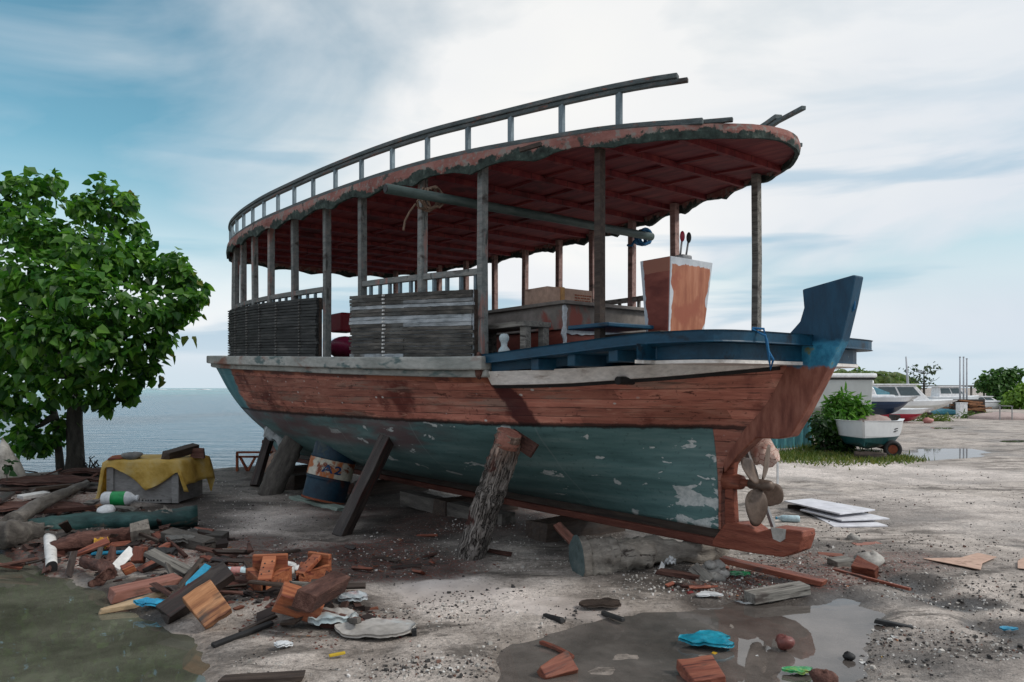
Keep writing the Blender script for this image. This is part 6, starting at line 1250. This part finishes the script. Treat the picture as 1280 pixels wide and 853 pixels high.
# blue and white boat, red boat
p = gb(1100, 27.0); o = thing('blue_boat', 'dark blue boat with white deck between bush and cruiser', 'boat', p+Vector((0, 0, .62)), math.radians(-8))
obj('hull', bhull(MB(), 2.3, 1.1, .62, .5, 1.2, .8, .1), hullpaint('navy_paint', (.012, .035, .085), (.66, .68, .7), .49), o, smooth=False)
mb = MB(); mb.box((-.3, 0, .68), (1.4, .7, .1)); obj('deck_lid', mb, MT['gel_white'], o, bevel=.03)
for x in (-.6, .5): mb = MB(); mb.box((x, 0, -.3), (.15, .7, .62)); obj('cradle', mb, MT['dark_wood'], o)
mb = MB(); mb.box((0, 0, .2), (.2, .24, .5)); mb.ball((0, 0, .62), (.16, .14, .13), 12, 8); mb.prism([(-.32, 0), (.3, 0), (.12, .42), (-.1, .42)], .25, XZ)
om = thing('outboard_motor', 'white outboard motor standing up behind the blue boat', 'outboard', GY(1087, 498, 29)); om.location.z = GY(1087, 498, 29).z; obj('cowl', mb, MT['gel_white'], om, bevel=.05); mb = MB(); mb.box((0, .05, -.6), (.1, .12, 1.3)); obj('leg', mb, MT['gel_white'], om)
tarpb = surf('blue_cover', [(.02, .12, .17), (.035, .19, .25)], 3, rough=.6, bump=.3, vary=0)
mb = MB(); c0 = GY(1078, 492, 31); rs = []
for i in range(9):
    u = i/8; rs.append([c0+Vector((-.75+1.6*u, -.7+1.4*j/8, (.35*math.sin(PI*min(1, .15+.8*u))*math.sin(PI*(.1+.8*j/8)))-(.0 if 0 < j < 8 else .75))) for j in range(9)])
mb.rings(rs, closed=False); o = obj('boat_cover', mb, tarpb, smooth=True); sdm = o.modifiers.new('t', 'SOLIDIFY'); sdm.thickness = .02; tag(o, 'blue canvas boat cover behind the outboard motor', 'cover')
p = gb(1128, 34); o = thing('red_boat', 'red and white boat lying in front of the cabin cruiser', 'boat', p+Vector((-.1, 0, .02)), math.radians(-6))
obj('hull', bhull(MB(), 2.6, 1.2, .56, .6, 1.1, .8, .15), hullpaint('red_paint', (.42, .012, .04), (.68, .69, .7), .38), o); mb = MB(); mb.box((-.2, 0, .58), (1.4, .7, .1)); obj('deck_lid', mb, MT['gel_white'], o, bevel=.03)
rock('float', 'pink round float on the ground right of the red boat', gb(1160, 33.5)+Vector((0, 0, .12)), .2, surf('pink', [(.5, .2, .18), (.55, .3, .27)], 3, vary=0), 'float', seed=3)
def cruiser(name, label, Y_, px0, px1, py_sheer, py_keel, rot, cab, wall, group=None, glassf=True):
    k = Y_/F; L = (px1-px0)*k; base = Vector((((px0+px1)/2-640)*k, Y_, 0)); zs = CAMH+(485-py_sheer)*k; zk = CAMH+(485-py_keel)*k; Hh = (zs-zk)/1.12
    o = thing(name, label, 'boat', base+Vector((0, 0, zk)), rot, group); obj('hull', bhull(MB(), L, L*.36, Hh, .42, 1.0, .9, .12, 30), wall, o)
    mb = MB(); mb.sweep([(-L*.5, 0, Hh*1.02), (L*.2, 0, Hh*1.06), (L*.5, 0, Hh*1.12)], [L*.33, L*.3, L*.03], .07*L/4); obj('deck', mb, MT['gel_white'], o, bevel=.02)
    c0, c1, ch = cab; z0 = Hh*1.03; x0, x1 = L*c0, L*c1; sl_ = L*.17; wd = L*.14
    mb = MB(); mb.add([(x0, -wd, z0), (x1+sl_, -wd, z0), (x1+sl_, wd, z0), (x0, wd, z0), (x0+.03, -wd*.86, z0+ch), (x1, -wd*.86, z0+ch), (x1, wd*.86, z0+ch), (x0+.03, wd*.86, z0+ch)], [(3, 2, 1, 0), (4, 5, 6, 7), (0, 1, 5, 4), (1, 2, 6, 5), (2, 3, 7, 6), (3, 0, 4, 7)]); obj('cabin', mb, MT['gel_white'], o, bevel=.03)
    mb = MB(); mb.box(((x0+x1)/2, 0, z0+ch+.03), (x1-x0+.3, wd*2+.08, .07)); obj('cabin_roof', mb, MT['gel_white'], o, bevel=.025)
    for a_, b_ in ((.06, .46), (.5, .9)):
        for sd in (-1, 1):
            mb = MB(); q_ = lambda u, v_: Vector((x0+(x1+sl_*(1-v_)-x0)*u, sd*(wd*(1-.14*v_)+.012), z0+ch*v_)); mb.add([q_(a_, .35), q_(b_, .35), q_(b_, .88), q_(a_, .88)], [(0, 1, 2, 3)]); obj('side_window', mb, MT['glass_dark'], o)
    mb = MB(); mb.add([(x1+sl_*.75+.02, -wd*.8, z0+ch*.27), (x1+sl_*.75+.02, wd*.8, z0+ch*.27), (x1+sl_*.12+.02, wd*.75, z0+ch*.9), (x1+sl_*.12+.02, -wd*.75, z0+ch*.9)], [(0, 1, 2, 3)]); obj('windscreen', mb, MT['glass_dark'], o)
    for x in (-.35, .2):
        mb = MB(); zz_ = -(zk-gz(base.x, base.y)); mb.box((L*x, 0, zz_/2+.04), (.2, L*.2, abs(zz_)+.05)); obj('cradle', mb, MT['dark_wood'], o)
    return o
cw_m = hullpaint('cruiser_paint', (.74, .74, .7), (.86, .87, .87), .45, (.12, .12, .13), (.76, .8))
cruiser('cabin_cruiser', 'white cabin cruiser with dark windows resting ashore', 40, 1085, 1188, 500, 517, math.radians(-5), (-.44, .02, .85), cw_m)
cb_m = hullpaint('pale_cruiser_paint', (.5, .57, .61), (.72, .78, .82), .4)
cruiser('motor_boat', 'pale blue grey motor boat right of the white cabin cruiser', 52, 1158, 1224, 495, 513, math.radians(3), (-.35, .05, .7), cb_m)
cruiser('motor_boat', 'low white motor boat behind the brown pile', 56, 1205, 1264, 501, 516, math.radians(-6), (-.3, .0, .35), cw_m)
bl_c = gb(1180, 44); mb = MB(); mb.prism([(-.7, 0), (.75, 0), (.5, .28), (-.1, .34), (-.6, .18)], .8, Matrix.Translation(bl_c)@XZ); tag(obj('tarpaulin_heap', mb, tarpb, bevel=.08), 'teal tarpaulin heap left of the white box', 'tarpaulin')
wb = gb(1202, 41); mb = MB(); mb.box((0, 0, .35), (.42, .4, .72)); mb.box((0, 0, .73), (.46, .44, .05)); tag(obj('white_box', mb, MT['gel_white'], bevel=.02, M=Matrix.Translation(wb)), 'upright white box in front of the brown timber pile', 'box')
pi = thing('timber_pile', 'pile of brown timber behind the white box', 'pile', gb(1210, 44)); 
mb = MB()
for i in range(30):
    x = random.uniform(-1.1, 1.0); z_ = random.uniform(.1, .95)*(1-.5*abs(x)); mb.box((x*.5, random.uniform(-.4, .4), z_), (random.uniform(.8, 1.6), .15, .08), Euler((0, random.uniform(-.12, .12), random.uniform(-.2, .2))))
obj('timbers', mb, MT['tan_wood'], pi); mb = MB(); mb.box((0, .1, .45), (1.7, .7, .9)); obj('core', mb, MT['dark_wood'], pi)
mb = MB(); mb.ball((0, 0, 0), (1.6, 1.2, .34), 26, 16, .05); tag(obj('sand_heap', mb, surf('pink_sand', [(.36, .28, .26), (.46, .37, .34)], 3, rough=.95, vary=0), smooth=True, M=Matrix.Translation(gb(1252, 38))), 'low pinkish sand heap near the right edge', 'heap')
mb = MB(); rs = []; o0 = gb(1251, 38)
mb = MB(); mb.beam((-.5, 0, 0), (-.5, 0, .75), .04, .04); mb.beam((.1, 0, 0), (.1, 0, .7), .04, .04); mb.beam((-.55, 0, .7), (.15, 0, .68), .04, .04); tag(obj('rail_frame', mb, MT['steel'], M=Matrix.Translation(o0+Vector((-.4, -1.3, 0)))), 'thin metal frame standing in front of the sand heap', 'frame')
ro = thing('long_shed', 'long low shed roof behind the motor boats', 'shed', gb(1188, 75)); mb = MB(); mb.box((0, 0, 1.75), (8, 3, .16)); obj('roof', mb, MT['grey_wood'], ro)
for x in (-3.8, -1.3, 1.3, 3.8): mb = MB(); mb.box((x, -1.3, .85), (.14, .14, 1.75)); obj('post', mb, MT['grey_wood'], ro)
pole_m = surf('pale_pole', [(.4, .42, .45), (.5, .52, .55)], 2, vary=0)
for i, (px, pyt, lb) in enumerate(((1200, 447, 'left pole of the three thin poles'), (1204.5, 447, 'middle pole of the three thin poles'), (1208.5, 449, 'right pole of the three thin poles'))):
    b0 = gb(px, 45); t_ = GY(px, pyt, 45); mb = MB(); mb.tube([(0, 0, 0), tuple((t_-b0))], [.055, .04], 10); mb.tube([tuple(t_-b0), tuple(t_-b0+Vector((0, 0, .05)))], .055, 10); tag(obj('thin_pole', mb, pole_m, smooth=True, M=Matrix.Translation(b0)), lb, 'pole', 'three thin poles beside the brown pile')
b0 = gb(1137, 55); t_ = GY(1132.5, 446, 55); mb = MB(); mb.tube([(0, 0, 0), tuple((t_-b0)*.5), tuple(t_-b0)], [.11, .09, .05], 10); tag(obj('mast', mb, pole_m, smooth=True, M=Matrix.Translation(b0)), 'leaning pale mast behind the cabin cruiser', 'mast')
